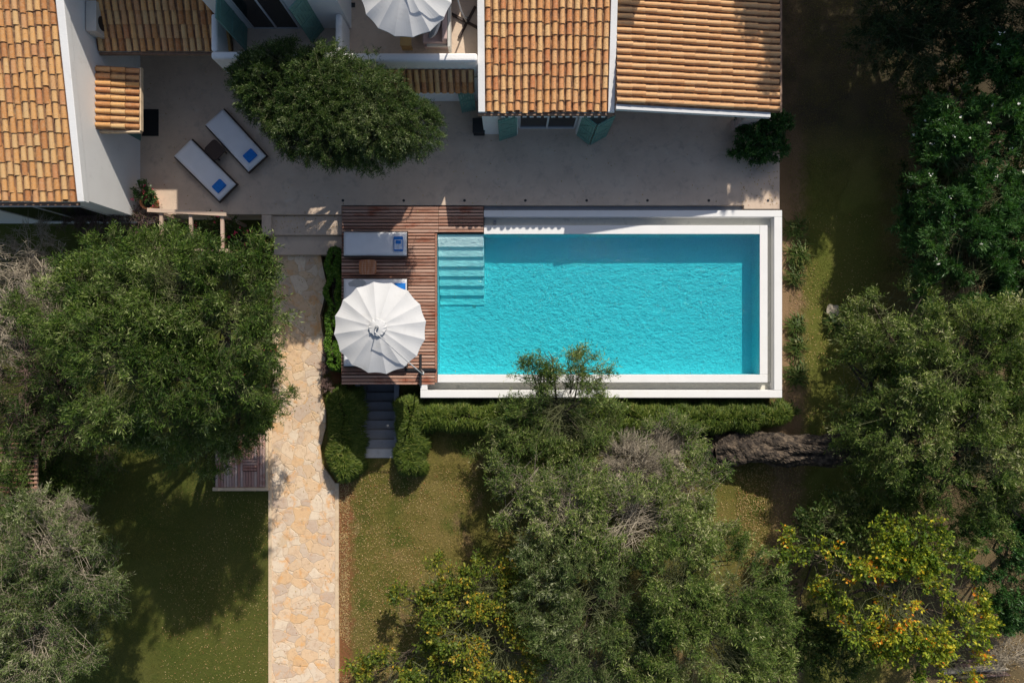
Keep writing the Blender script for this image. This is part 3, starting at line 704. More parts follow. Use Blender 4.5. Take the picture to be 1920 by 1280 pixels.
# side tables
def side_table(x, y, w, h, ang, topmat, legmat, label, group=None):
    r = thing('side_table', P(x,y,.3)-Vector((0,0,.3)), label, 'side table', group); c = WL[r]
    mb = MB(); n = 5
    pts = rounded(w, h, .1); ca_, sa_ = math.cos(ang), math.sin(ang)
    mb.prism([(c.x+p[0]*ca_-p[1]*sa_, c.y+p[0]*sa_+p[1]*ca_) for p in pts], .33, .37); mb.build('table_top', topmat, r, bevel=.008)
    mb = MB()
    for k in range(-3,4): mb.box((c.x-w*.42, c.y+k*h*.125-.003, .3702), (c.x+w*.42, c.y+k*h*.125+.003, .3712))
    if ang == 0: mb.build('slat_grooves', M['darkwood'], r)
    for sx in (-1,1):
        for sy in (-1,1):
            mb = MB(); px_, py_ = sx*w*.32, sy*h*.32
            X_, Y_ = c.x+px_*ca_-py_*sa_, c.y+px_*sa_+py_*ca_
            mb.tube([(X_,Y_,0),(X_,Y_,.33)], .025, 8); mb.build('leg', legmat, r)
    return r
side_table(690,501,.56,.48,0,M['teak'],M['teak'],'square teak side table on the deck between two loungers')
side_table(404,282,.55,.5,math.radians(-45),M['darkwood'],M['darkwood'],'dark wicker side table on the courtyard between two loungers')

# ---- parasols
def parasol(name, hub, R, rimdz, base, masttop, hubtop, label, basemat, basez=0.0, rotb=0.0, seed=2, vis_ribs=True, pole_mid=None):
    r = thing(name, base, label, 'parasol', 'round white cantilever parasols'); hub = Vector(hub)
    NP = 16; nr = 12; sub = 6; mb = MB(); vs = [tuple(hub)]; rad = []
    for i in range(1, nr+1):
        t = i/nr
        for k in range(NP*sub):
            a = 2*math.pi*(k/(NP*sub)+.35/NP); fr_ = (k % sub)/sub
            sag = math.sin(math.pi*fr_)
            chord = math.cos(math.pi/NP)/math.cos(math.pi/NP*(2*fr_-1))
            rr_ = R*t*(chord*(1-.02*sag*t))
            zz = hub.z-rimdz*(t**1.4)-.026*sag*t+(.006*math.sin(a*9+t*7) if t > .3 else 0)
            vs.append((hub.x+rr_*math.cos(a), hub.y+rr_*math.sin(a), zz))
    m_ = NP*sub; fs = [(0,1+k,1+(k+1)%m_) for k in range(m_)]
    for i in range(nr-1):
        for k in range(m_): fs.append((1+i*m_+k, 1+(i+1)*m_+k, 1+(i+1)*m_+(k+1)%m_, 1+i*m_+(k+1)%m_))
    mb.add(vs, fs); cn = mb.build('canopy', M['canvas'], r)
    sl = cn.modifiers.new('cloth', 'SOLIDIFY'); sl.thickness = .006
    # valance hem
    mb = MB(); last = vs[1+(nr-1)*m_:]
    vv = last+[(x,y,z-.035) for x,y,z in last]; mb.add(vv, [(k,(k+1)%m_,m_+(k+1)%m_,m_+k) for k in range(m_)]); mb.build('hem', M['canvas'], cn)
    # frilled vent cap
    mb = MB(); vv = [tuple(hub+Vector((0,0,.10)))]; ra = random.Random(seed)
    for i, (rr_, zz) in enumerate(((.07,.075),(.15,.06),(.235,.04),(.26,.018))):
        for k in range(32):
            a = 2*math.pi*k/32; w_ = 1+(.07*math.sin(k*2.4)+.06*ra.uniform(-1,1) if i > 1 else 0)
            vv.append((hub.x+rr_*w_*math.cos(a), hub.y+rr_*w_*math.sin(a), hub.z+zz+(.012*ra.uniform(-1,1) if i > 1 else 0)))
    fs = [(0,1+k,1+(k+1)%32) for k in range(32)]
    for i in range(3):
        for k in range(32): fs.append((1+i*32+k,1+(i+1)*32+k,1+(i+1)*32+(k+1)%32,1+i*32+(k+1)%32))
    mb.add(vv, fs); mb.build('vent_cap', M['canvas'], r)
    for k in range(NP):
        a = 2*math.pi*(k+.35)/NP; mb = MB()
        pts = [(hub.x+R*t*math.cos(a)*.99, hub.y+R*t*math.sin(a)*.99, hub.z-rimdz*(t**1.5)-.03) for t in (0,.25,.5,.75,1)]
        mb.tube(pts, .009, 5); mb.build('rib', M['steel'], r)
    mb = MB(); mb.lathe((hub.x,hub.y,hub.z+.08), [(.05,0),(.06,.05),(.04,.12),(.015,.14)], 14); mb.build('hub', M['paint_grey'], r)
    bs = Vector(base)
    mb = MB(); mid = (bs+Vector(masttop))*.5+Vector((masttop[0]-bs.x, masttop[1]-bs.y, 0))*.15
    mb.tube([bs+Vector((0,0,.03)), mid, masttop], [.026,.024,.022], 10); mb.build('mast', M['steel'], r, smooth=True)
    mb = MB(); h2 = Vector(hubtop); mt = Vector(masttop); mm = (h2+mt)*.5+Vector((0,0,.10))
    mb.tube([mt, (mt*2+mm)/3+Vector((0,0,.02)), mm, (h2*2+mm)/3, h2, hub+Vector((0,0,.15))], [.020,.019,.018,.017,.016,.016], 10); mb.build('arm', M['steel'], r, smooth=True)
    mb = MB(); ca_, sa_ = math.cos(rotb), math.sin(rotb)
    mb.obox(bs+Vector((0,0,.035)), (ca_*.52,sa_*.52,0), (-sa_*.035,ca_*.035,0), (0,0,.03))
    mb.build('base_cross', basemat, r)
    mb = MB()
    for s_ in (-1,1): mb.obox(bs+Vector((-sa_*.28*s_,ca_*.28*s_,.035)), (-sa_*.24,ca_*.24,0), (ca_*.035,sa_*.035,0), (0,0,.028))
    mb.build('base_bar', basemat, r)
    mb = MB(); mb.tube([bs+Vector((0,0,.05)),bs+Vector((0,0,.32))], .045, 12); mb.build('sleeve', M['blackmetal'], r)
    return r
hub = P(707,612,2.75)
rim_k = (H-2.4)/F
parasol('cantilever_parasol', P(708,614,2.78), 87*rim_k, .36, P(789,693,.01), P(793,702,2.2), P(703,622,3.12),
        'open round white cantilever parasol standing on the pool deck over two loungers', M['blackmetal'])
parasol('cantilever_parasol', P(757,-33,FL+2.45), 88*(H-FL-2.1)/F, .45, P(876,43,FL+.01), P(856,-8,FL+2.3), P(780,-40,FL+2.8),
        'open round white cantilever parasol on the upper balcony cut by the top edge', M['darkwood'], FL, math.radians(-28))

# ---- balcony sofa, pillow, table
sf = thing('sofa', P(820,50,FL), 'dusty pink outdoor sofa on the balcony partly under the white parasol', 'sofa')
def bxp(x0,y0,x1,y1,z0,z1,name,mat,par,bev=.03):
    mb = MB(); a, b = P(x0,y0,z1), P(x1,y1,z1); mb.box((a.x,a.y,z0),(b.x,b.y,z1)); return mb.build(name, mat, par, bevel=bev, seg=3)
bxp(796,-60,843,88,FL+.08,FL+.24,'frame',M['pink'],sf,.01)
bxp(792,-60,838,80,FL+.245,FL+.42,'seat',M['pink'],sf,.04)
bxp(828,-60,838,74,FL+.425,FL+.72,'backrest',M['pink'],sf,.04)
bxp(839,-60,844.5,88,FL+.25,FL+.70,'back_frame',M['acplastic'],sf,.01)
bxp(800,82,838,87,FL+.25,FL+.34,'side_rail',M['acplastic'],sf,.01)
for x_, y_ in ((799,84),(841,84)):
    mb = MB(); c_ = P(x_,y_,FL+.08); mb.tube([(c_.x,c_.y,FL),(c_.x,c_.y,FL+.09)], .02, 8); mb.build('leg', M['blackmetal'], sf)
def pillow(x, y, z, ax, w, t, tilt, mat, label):
    mb = MB(); vs = []; n_ = 10
    d = Vector((math.cos(ax),math.sin(ax),0)); up = Vector((-math.sin(ax)*math.cos(tilt)*-1, math.cos(ax)*math.cos(tilt)*-1, math.sin(tilt))); nn = d.cross(up)
    c = P(x,y,z); fs = []
    for side in (1,-1):
        b0 = len(vs)
        for i in range(n_+1):
            for j in range(n_+1):
                u, v_ = i/n_*2-1, j/n_*2-1; hh_ = t*(max(0,(1-u**4)*(1-v_**4)))**.5
                pin = 1-.06*(u*u*v_*v_); vs.append(c+d*u*w*pin*.5+up*v_*w*pin*.5+nn*hh_*side*.5)
        for i in range(n_):
            for j in range(n_):
                f = (b0+i*(n_+1)+j, b0+(i+1)*(n_+1)+j, b0+(i+1)*(n_+1)+j+1, b0+i*(n_+1)+j+1); fs.append(f if side == 1 else f[::-1])
    mb.add(vs, fs); return tag(mb.build('cushion', mat, loc=c, smooth=True), label, 'cushion')
pillow(815,55,FL+.62,math.radians(68),.5,.16,math.radians(65),M['greyfab'],'grey square cushion leaning on the pink balcony sofa')
pillow(824,18,FL+.64,math.radians(85),.45,.15,math.radians(70),M['pink'],'pink square cushion on the balcony sofa beside the parasol edge')
tb = thing('coffee_table', P(762,60,FL), 'pale oak bench table on the balcony beneath the white parasol', 'table')
bxp(750,-20,771,86,FL+.36,FL+.41,'table_top',M['palewood'],tb,.008)
bxp(751,82,771,85.5,FL+.0,FL+.358,'leg',M['palewood'],tb,.005)
bxp(751,-20,771,-16,FL+.0,FL+.358,'leg',M['palewood'],tb,.005)

# ---- pergola over the lower left planting
pg = thing('pergola', P(350,430,GZ), 'low weathered timber pergola frame above the bushes left of the terrace steps', 'pergola')
zt = 1.05
mb = MB()
def beam(a, b, w, h, name='beam', mat=None):
    mb = MB(); a, b = Vector(a), Vector(b); d = (b-a); ln = d.length; d.normalize(); s_ = Vector((-d.y,d.x,0)).normalized(); mb.rn = random.random()
    mb.obox((a+b)/2, d*ln/2, s_*w/2, Vector((0,0,h/2))); return mb.build(name, mat or M['greywood'], pg, attr=True)
beam(P(277,394,zt), P(425,402,zt), .12, .08)
for x_, dx in ((303,0),(358,1),(417,1)): beam(P(x_,397.5,zt-.081), P(x_+dx,470,zt-.081), .10, .08, 'rafter')
beam(P(290,466,zt-.165), P(430,470,zt-.165), .1, .08)
for x_, y_ in ((292,396),(414,403),(300,466),(420,470)):
    c_ = P(x_,y_,zt-.05); mb = MB(); mb.box((c_.x-.045,c_.y-.045,GZ-.1),(c_.x+.045,c_.y+.045,zt-.21 if y_ > 420 else zt-.045)); mb.build('post', M['greywood'], pg)

# ---- slatted timber screen at the far left
sc_ = thing('timber_pergola', P(45,890,GZ), 'slatted timber pergola roof among the olive trees at the left edge', 'pergola')
zt = 1.2
for k in range(22):
    mb = MB(); mb.rn = random.random(); y_ = 815+k*8.2; a, b = P(-30,y_,zt), P(70,y_+random.uniform(-1,1),zt); mb.obox((a+b)/2, (b-a)/2, (0,.022,0), (0,0,.03)); mb.build('slat', M['deck'], sc_, attr=True)
for x_ in (20,68):
    mb = MB(); a, b = P(x_,810,zt-.07), P(x_,995,zt-.07); mb.box((a.x-.04,a.y,a.z-.035),(b.x+.04,b.y,b.z+.035)); mb.build('beam', M['greywood'], sc_)
for x_, y_ in ((20,815),(68,815),(20,990),(68,990)):
    mb = MB(); c_ = P(x_,y_,zt-.1); mb.tube([(c_.x,c_.y,GZ-.1),(c_.x,c_.y,zt-.11)], .05, 8); mb.build('post', M['greywood'], sc_)

# ---- terracotta pot
pt_ = thing('plant_pot', P(288,384,0), 'round orange terracotta pot on the terrace corner beside the left house wall', 'plant pot')
mb = MB(); c_ = P(291,383,0); mb.lathe((c_.x,c_.y,0.002), [(.12,0),(.20,.12),(.25,.28),(.23,.40),(.27,.44),(.27,.48),(.22,.48),(.20,.40)], 24); mb.build('pot', M['terracotta'], pt_, smooth=True)
mb = MB(); mb.lathe((c_.x,c_.y,.40), [(.19,0),(.19,.02)], 16); mb.build('soil', M['black'], pt_)

# ---------------------------------------------------------------- foliage
RNG = np.random.default_rng(11)
def nrmz(a): return a/np.maximum(np.linalg.norm(a, axis=-1, keepdims=True), 1e-9)
def fast_mesh(name, quads_list, mats, parent=None, loc=None):
    """quads_list: (verts (n,4,3), rnd (n,), matindex)"""
    w = WL[parent] if parent is not None else Vector(loc)
    V = np.concatenate([q[0].reshape(-1,3) for q in quads_list])-np.array(w)
    n = len(V)//4
    me = bpy.data.meshes.new(name); me.vertices.add(len(V)); me.vertices.foreach_set('co', V.astype(np.float32).ravel())
    me.loops.add(len(V)); me.loops.foreach_set('vertex_index', np.arange(len(V), dtype=np.int32))
    me.polygons.add(n); me.polygons.foreach_set('loop_start', np.arange(0, len(V), 4, dtype=np.int32))
    mi = np.concatenate([np.full(len(q[1]), q[2], dtype=np.int32) for q in quads_list])
    for m_ in mats: me.materials.append(m_)
    me.polygons.foreach_set('material_index', mi)
    a = me.attributes.new('rnd', 'FLOAT', 'FACE'); a.data.foreach_set('value', np.concatenate([q[1] for q in quads_list]).astype(np.float32))
    me.update()
    o = bpy.data.objects.new(name, me); COL.objects.link(o)
    if parent is not None: o.parent = parent
    else: o.location = w
    WL[o] = w; return o
def leaves(o, d, ln, w, flat=.0):
    n = len(o); r = RNG.normal(size=(n,3)); r[:,2] *= (1-flat)
    if flat: 
        up = np.zeros((n,3)); up[:,2] = 1; r = nrmz(r)*(1-flat)+np.cross(d, up)*flat+1e-4
    s = nrmz(np.cross(d, r) if not flat else r)
    L_ = (ln*RNG.uniform(.65,1.3,n))[:,None]; W_ = (w*RNG.uniform(.7,1.3,n))[:,None]
    m_ = o+d*L_*.45
    return np.stack([o, m_+s*W_*.5, o+d*L_, m_-s*W_*.5], 1)
def strips(a, b, w0, w1):             # thin crossed ribbons from a to b
    d = nrmz(b-a); r = RNG.normal(size=d.shape); s = nrmz(np.cross(d, r)); s2 = np.cross(d, s)
    o = []
    for q in (s, s2): o.append(np.stack([a-q*w0, a+q*w0, b+q*w1, b-q*w1], 1))
    return np.concatenate(o)
def n3(p, f, ph):
    return (np.sin(p[:,0]*f+ph)+np.sin(p[:,1]*f*1.1+ph*2.1)+np.sin(p[:,2]*f*1.3+ph*.7)+np.sin((p[:,0]+p[:,1])*f*.73+ph*3)+np.sin((p[:,0]-p[:,1])*f*1.7+ph*1.3)*.7)/4.7
def blobs_px(bl):
    out = []
    for b in bl:
        x, y, z, r = b[:4]; rz = b[4] if len(b) > 4 else None
        c = P(x,y,z); k = (H-z)/F; rr_ = r*k; out.append((np.array(c), np.array([rr_,rr_,rz if rz else rr_*.62])))
    return out
def clump_points(bl, n, gap, ph, shell=.5):
    areas = np.array([b[1][0]*b[1][1]+.4*b[1][0]*b[1][2] for b in bl]); pr = areas/areas.sum()
    idx = RNG.choice(len(bl), size=int(n*2.2), p=pr)
    C = np.array([b[0] for b in bl])[idx]; R = np.array([b[1] for b in bl])[idx]
    d = RNG.normal(size=C.shape); d[:,2] = np.abs(d[:,2])*1.0-.35*RNG.random(len(d)); d = nrmz(d)
    t = shell+(1.03-shell)*RNG.random(len(d))**.6
    t *= 1+.24*n3(C+d*R, 2.6, ph+5)
    p = C+d*R*t[:,None]
    keep = n3(p, 2.3, ph)*.65+n3(p, 5.2, ph+1)*.7 > gap+.03
    p = p[keep][:n]; d = d[keep][:n]
    return p, d
def bushy(bl, seed):
    ra = random.Random(seed); out = list(bl)
    for (c, R_) in bl:
        for k in range(5):
            a = ra.uniform(0, 6.283); f = ra.uniform(.8, 1.12); q = ra.uniform(.2, .42)
            out.append((c+np.array([math.cos(a)*R_[0]*f, math.sin(a)*R_[1]*f, R_[2]*ra.uniform(-.35,.35)]), R_*q))
    return out
def make_tree(name, base, bl, label, cat, leaf, clumps, K, LV, ll, lw, tl, trunk_r=.16, twig='twig', gap=-.45, up=.15, spread=.75, droop=.12, group=None, ph=0., leaf_alpha=1.0, lean=None, twigw=.0032, limbs=True, bark='bark', parts=('trunk','crown'), flowers=None, shell=.5, flat=0., irregular=True, mainlimbs=None, twigfrac=1.0):
    base = Vector(base); r = thing(name, base, label, cat, group); B_ = blobs_px(bl)
    BB = bushy(B_, int(ph*10)) if irregular else B_; p, d = clump_points(BB, clumps, gap, ph, shell)
    n = len(p); tone = np.repeat(RNG.normal(size=n)*.16+.30*n3(p,1.6,ph+2), K)
    # twigs
    dd = np.repeat(d, K, 0)*.75; dd[:,2] += up
    dd = nrmz(dd+RNG.normal(size=dd.shape)*spread*.6)
    L_ = tl*RNG.uniform(.55,1.25,len(dd))[:,None]
    o = np.repeat(p, K, 0)-dd*L_*.35+RNG.normal(size=dd.shape)*tl*.10
    def at(t): q_ = o+dd*L_*t; q_[:,2] -= droop*tl*t*t*2; return q_
    qs = []
    tw = []
    sel = np.ones(len(o), bool) if twigfrac >= 1 else RNG.random(len(o)) < twigfrac
    a0, a1, a2 = at(0.), at(.5), at(1.)
    tw.append(strips(a0[sel], a1[sel], twigw, twigw*.7)); tw.append(strips(a1[sel], a2[sel], twigw*.7, twigw*.25))
    # connectors clump -> blob interior
    C = np.array([b[0] for b in B_]); R_ = np.array([b[1] for b in B_])
    dist = np.linalg.norm((p[:,None,:]-C[None])/R_[None], axis=2); near = C[np.argmin(dist, 1)].copy(); near[:,2] -= .25*R_[np.argmin(dist,1),2]; near += RNG.normal(size=near.shape)*R_[np.argmin(dist,1)]*.28
    m1 = p*.45+near*.55+RNG.normal(size=p.shape)*.10; m1[:,2] -= .08
    tw.append(strips(near, m1, twigw*2.4, twigw*2.)); tw.append(strips(m1, p+d*tl*.3, twigw*2., twigw*1.))
    TW = np.concatenate(tw); qs.append((TW, RNG.random(len(TW)), 1))
    if LV > 0:
        for k in range(LV):
            t = .12+.88*(k+RNG.random())/LV; t2 = min(1., t)
            q_ = at(t2); pd = RNG.normal(size=q_.shape); pd = nrmz(pd-dd*np.sum(pd*dd,1,keepdims=True))
            ld = nrmz(dd*.75+pd*.8); 
            tn = tone
            if leaf_alpha < 1:
                s_ = RNG.random(len(q_)) < leaf_alpha; q_, ld, tn = q_[s_], ld[s_], tone[s_]
            lv = leaves(q_, ld, ll, lw, flat); qs.append((lv, np.clip(RNG.beta(2,2.4,len(lv))+tn,0,1), 0))
    mats = [L[leaf] if leaf else M[twig], M[twig]]
    if flowers:
        fm, nf, fs_ = flowers; ii = RNG.integers(0, n, nf); c = p[ii]+d[ii]*tl*.75; c[:,2] += .05
        for k in range(5):
            a = RNG.normal(size=c.shape); a[:,2] = np.abs(a[:,2])*.4; lv = leaves(c+RNG.normal(size=c.shape)*.02, nrmz(a), fs_, fs_*.8, .6); qs.append((lv, RNG.random(len(lv)), 2))
        mats.append(M[fm])
    fast_mesh(parts[1], qs, mats, r)
    # trunk and limbs
    mb = MB(); cen = sum((Vector(b[0]) for b in B_), Vector((0,0,0)))/len(B_)
    fork = lean if lean is not None else base.lerp(Vector((cen.x,cen.y,cen.z)), .45)
    fork = Vector(fork)
    if trunk_r > .03:
        pts = [base-Vector((0,0,.15)), base.lerp(fork,.3)+Vector((random.uniform(-.05,.05),random.uniform(-.05,.05),0)), base.lerp(fork,.65)+Vector((random.uniform(-.08,.08),random.uniform(-.08,.08),.03)), fork]
        if trunk_r > .3:
            pts = [base.lerp(fork, t)+Vector((0,0,.28*math.sin(math.pi*t)-(.15 if t == 0 else 0)))+Vector((0,random.uniform(-.05,.05),0)) for t in [i/11 for i in range(12)]]
            NL, NR = 90, 72; vs = []; ax = (fork-base).normalized(); u_ = Vector((0,1,0)); u_ = (u_-ax*u_.dot(ax)).normalized(); w_ = ax.cross(u_)
            for i in range(NL+1):
                t = i/NL; c_ = base.lerp(fork,t)+Vector((0,.10*math.sin(t*5.2+.4),.08*math.sin(math.pi*t)))
                r0 = trunk_r*(1.34-.75*t+.55*t*t+.06*math.sin(t*17))
                for k in range(NR):
                    a = 2*math.pi*k/NR; q = a+1.5*t+.5*math.sin(t*6+a)
                    rd = abs(math.sin(2.5*q+2.2*math.sin(t*5)))*.30+abs(math.sin(5.5*q-3*math.sin(t*7+1)))*.17+abs(math.sin(12*q+4*math.sin(t*9+a)))*.07
                    rd += .10*math.sin(t*11+2*a)*math.sin(a*3+t*4)+.03*random.uniform(-1,1)
                    vs.append(c_+(u_*math.cos(a)+w_*math.sin(a))*r0*(.66+rd))
            mb.add(vs, [(i*NR+k, i*NR+(k+1)%NR, (i+1)*NR+(k+1)%NR, (i+1)*NR+k) for i in range(NL) for k in range(NR)]+[tuple(range(NR))[::-1], tuple(range(NL*NR,(NL+1)*NR))])
            for k in range(7):
                a = math.radians(100+k*32+random.uniform(-10,10)); q1 = base+Vector((math.cos(a)*.5,math.sin(a)*.5,.12)); q2 = base+Vector((math.cos(a)*random.uniform(.8,1.25),math.sin(a)*random.uniform(.6,.9),-.06))
                mb.tube([base+Vector((math.cos(a)*.2,math.sin(a)*.2,.35)), q1, q2], [.17,.12,.04], 7, wob=.15)
        else: mb.tube(pts, [trunk_r*1.3, trunk_r, trunk_r*.9, trunk_r*.85], 10, wob=.1)
        for b in B_:
            c = Vector(b[0]); m_ = fork.lerp(c,.5)+Vector((random.uniform(-.2,.2),random.uniform(-.2,.2),-.12)); rr_ = trunk_r*.5 if trunk_r < .3 else .16
            mb.tube([fork, m_, c], [rr_, rr_*.7, rr_*.4], 7)
            if limbs:
                for k in range(6):
                    a = random.uniform(0,6.28); e = Vector((b[0][0]+math.cos(a)*b[1][0]*.75, b[0][1]+math.sin(a)*b[1][1]*.75, b[0][2]+b[1][2]*random.uniform(-.1,.5)))
                    s0 = fork.lerp(c, random.uniform(.55,1)); mm = s0.lerp(e,.5)+Vector((random.uniform(-.12,.12),random.uniform(-.12,.12),random.uniform(-.05,.1)))
                    mb.tube([s0, mm, e], [rr_*.36, rr_*.22, rr_*.08], 5, caps=False)
        mb.build(parts[0], M[bark], r, smooth=trunk_r < .3)
    return r
TG = 'olive trees around the lawn'
OL = dict(ll=.115, lw=.023, tl=.50)
make_tree('olive_tree', P(430,745,GZ), [(200,580,5.6,105),(330,555,6.4,112),(430,580,6.2,100),(270,660,6.2,130),(400,690,5.8,105),(130,580,4.0,75),(195,500,3.2,62),(330,500,4.2,52),(450,785,2.4,58),(505,735,2.0,40),(385,820,2.4,58),(480,640,3.0,60),(165,690,3.0,75),(470,745,3.4,55),(330,770,3.6,90)],
          'large dense green olive tree covering the ground left of the stone path', 'tree', 'olive', 1750, 9, 11, **OL, trunk_r=.24, ph=1.0, gap=-.09, leaf_alpha=.9, group=TG)
make_tree('olive_tree', P(150,800,GZ), [(60,690,1.8,95),(30,770,1.4,80),(150,780,1.5,85),(110,720,2.0,60),(240,800,1.2,55)],
          'low dark brownish olive tree at the left edge below the bare grey tree', 'tree', 'dark', 420, 8, 9, **OL, trunk_r=.14, ph=2.0, gap=-.2, twig='browntwig', group=TG)
make_tree('olive_tree', P(150,1080,GZ), [(60,1060,3.0,130),(150,1080,2.6,85),(60,1180,3.0,120),(-20,1120,3.4,120),(120,1000,2.2,55),(30,1250,2.6,90),(180,1130,2.2,50)],
          'grey green olive tree at the lower left corner with pale dead twigs', 'tree', 'olive_grey', 640, 9, 11, **OL, trunk_r=.18, ph=3.0, gap=-.16, twig='deadtwig', group=TG)
make_tree('olive_tree', P(95,890,GZ), [(110,850,.2,50),(100,930,.3,55),(170,880,-.2,35),(15,850,1.7,42),(10,930,1.8,40),(55,985,1.6,40)],
          'low green shrubby olive beside the slatted timber pergola at left', 'shrub', 'olive', 300, 8, 10, **OL, trunk_r=.06, ph=3.5, gap=-.4)
make_tree('bare_tree', P(90,600,GZ), [(50,500,1.6,75),(20,570,1.8,65),(-10,640,1.8,70),(70,455,1.4,45),(60,620,1.3,50)],
          'bare leafless grey tree at the left edge below the tiled roof', 'tree', None, 260, 12, 0, .1,.02,.55, trunk_r=.11, twig='deadtwig', ph=4.0, gap=-.6, twigw=.007, bark='twig')
make_tree('bare_shrub', P(190,430,GZ), [(185,390,.4,48),(235,385,.3,32),(145,400,.2,30),(262,410,.1,36)],
          'tangled leafless brownish shrub against the left house wall', 'shrub', 'olive', 190, 10, 2, .06,.02,.42, trunk_r=.05, twig='browntwig', ph=5.0, gap=-.7, twigw=.006, leaf_alpha=.35)
make_tree('bare_shrub', P(60,990,GZ), [(80,970,1.3,60),(30,985,1.2,45),(140,980,1.0,35)],
          'tangle of pale dry twigs below the slatted timber pergola', 'shrub', None, 160, 12, 0, .1,.02,.45, trunk_r=.05, twig='deadtwig', ph=5.5, gap=-.7, twigw=.005)
make_tree('courtyard_tree', G(684,290,0), [(520,165,3.5,80,.8),(600,165,3.8,75,.8),(600,215,3.6,85,.85),(690,205,3.7,85,.8),(690,245,3.3,75,.8),(765,240,3.3,62,.7),(640,260,3.2,55,.6),(560,230,3.2,60,.6),(480,150,3.3,45,.6)],
          'dense oval dark green tree growing in the courtyard in front of the balconies', 'tree', 'court', 2600, 9, 10, .085,.015,.30, trunk_r=.17, ph=6.0, gap=-.9, up=.05, droop=.3, twigfrac=.5, twigw=.003, irregular=False)
# right side
make_tree('olive_tree', P(1345,846,GZ), [(1690,620,1.5,95),(1640,700,1.2,90),(1790,700,2.8,120),(1720,800,2.2,130),(1850,840,3.2,110),(1850,660,2.8,90),(1625,830,1.0,65),(1770,920,1.9,100),(1660,900,1.0,60),(1900,950,2.0,60),(1920,760,3.2,80)],
          'huge old olive tree at the right with a thick leaning gnarled trunk', 'tree', 'olive_light', 1650, 9, 11, **OL, trunk_r=.43, ph=7.0, gap=-.14, lean=P(1615,836,.6), group=TG)
make_tree('olive_tree', P(1055,800,GZ), [(1000,705,1.6,42,.6),(1085,705,1.6,52,.7),(1035,668,1.9,26,.4),(1060,770,1.2,80),(985,830,.5,75),(1130,800,.6,55),(1065,840,.6,80),(930,830,.0,40)],
          'young olive tree whose thin crown overlaps the lower edge of the pool', 'tree', 'olive_light', 640, 9, 9, **OL, trunk_r=.09, ph=8.0, gap=-.2, leaf_alpha=.75, group=TG)
make_tree('olive_tree', P(1170,950,GZ), [(1000,910,1.4,80),(1080,950,2.4,85),(1180,980,2.6,95),(1285,930,2.0,68),(1310,990,2.0,50),(1010,990,1.2,50),(1260,840,.8,60)],
          'sprawling olive tree around the grey dead bush below the pool', 'tree', 'olive_light', 720, 9, 10, **OL, trunk_r=.16, ph=9.0, gap=-.15, twig='deadtwig', group=TG)
make_tree('olive_tree', P(1290,1090,GZ), [(1270,1090,3.2,105),(1370,1120,3.0,100),(1330,1200,3.2,110),(1430,1170,2.4,60),(1230,1190,2.8,80),(1420,1250,2.4,70),(1340,1030,2.2,55)],
          'round crowned olive tree at the bottom between grassy gap and yellow tree', 'tree', 'olive_light', 900, 9, 11, **OL, trunk_r=.18, ph=10.0, gap=-.16, group=TG)
make_tree('olive_tree', P(1120,1110,GZ), [(1060,1060,2.4,75),(1130,1120,2.8,85),(1090,1200,2.6,80),(1160,1250,2.6,80),(1020,1130,2.0,55)],
          'loose greyish olive tree at the bottom centre of the garden', 'tree', 'olive_grey', 520, 9, 10, **OL, trunk_r=.14, ph=11.0, gap=-.12, group=TG)
make_tree('bare_shrub', P(1190,880,GZ), [(1190,885,1.2,62,1.0),(1165,860,1.0,40,.7),(1215,915,1.0,45,.8),(1230,850,.8,40,.6)],
          'round grey leafless bush among the olives below the pool', 'shrub', None, 330, 12, 0, .1,.02,.5, trunk_r=.06, twig='deadtwig', ph=12.0, gap=-.8, up=.35, twigw=.006, spread=.6)
make_tree('bare_shrub', P(1060,1250,GZ), [(1060,1250,1.4,45),(1110,1280,1.2,40)],
          'small pale leafless bush at the bottom edge of the photo', 'shrub', None, 120, 11, 0, .1,.02,.42, trunk_r=.05, twig='deadtwig', ph=12.5, gap=-.8, up=.3, twigw=.005)
BR = dict(ll=.105, lw=.06, tl=.42)
make_tree('broadleaf_tree', P(880,1150,GZ), [(835,1100,.9,62),(905,1120,1.4,70),(800,1160,.8,55),(880,1190,1.6,80),(950,1220,1.4,65),(820,1240,1.2,70),(760,1120,.3,32),(930,1060,.6,38),(740,1250,.4,45),(690,1275,.3,35)],
          'broad leaved yellow green shrubby tree at the bottom beside the lawn', 'tree', 'yellowgreen', 560, 7, 8, **BR, trunk_r=.10, ph=13.0, gap=.04, leaf_alpha=.85, twig='twig')
make_tree('broadleaf_tree', P(1680,1090,GZ), [(1600,1080,2.6,80),(1700,1040,3.0,75),(1690,1120,3.2,90),(1780,1110,2.6,62),(1620,1160,2.6,75),(1730,1190,2.6,70),(1815,1170,1.8,45),(1800,1240,1.6,45),(1530,1040,1.9,55),(1560,1130,1.8,45)],
          'autumn tree with yellow and orange leaves at the lower right', 'tree', 'yellow', 620, 7, 8, **BR, trunk_r=.12, ph=14.0, gap=.06, leaf_alpha=.8)
make_tree('broadleaf_tree', P(1520,1010,GZ), [(1535,1000,.8,42),(1560,980,1.2,55),(1610,1000,1.2,50),(1455,1110,.3,30),(1500,1200,.7,60),(1560,1240,.8,60)],
          'dark leaved shrub left of the yellow and orange tree', 'shrub', 'dark', 340, 7, 7, .10,.05,.4, trunk_r=.07, ph=15.0, gap=-.25)
make_tree('laurel_tree', P(1880,1040,GZ), [(1870,1010,1.6,65),(1900,1090,1.4,60),(1910,960,1.5,45),(1880,1150,1.0,40)],
          'glossy green laurel tree at the right edge beside the yellow tree', 'tree', 'oleander', 330, 8, 8, .12,.04,.36, trunk_r=.09, ph=16.0, gap=-.4)
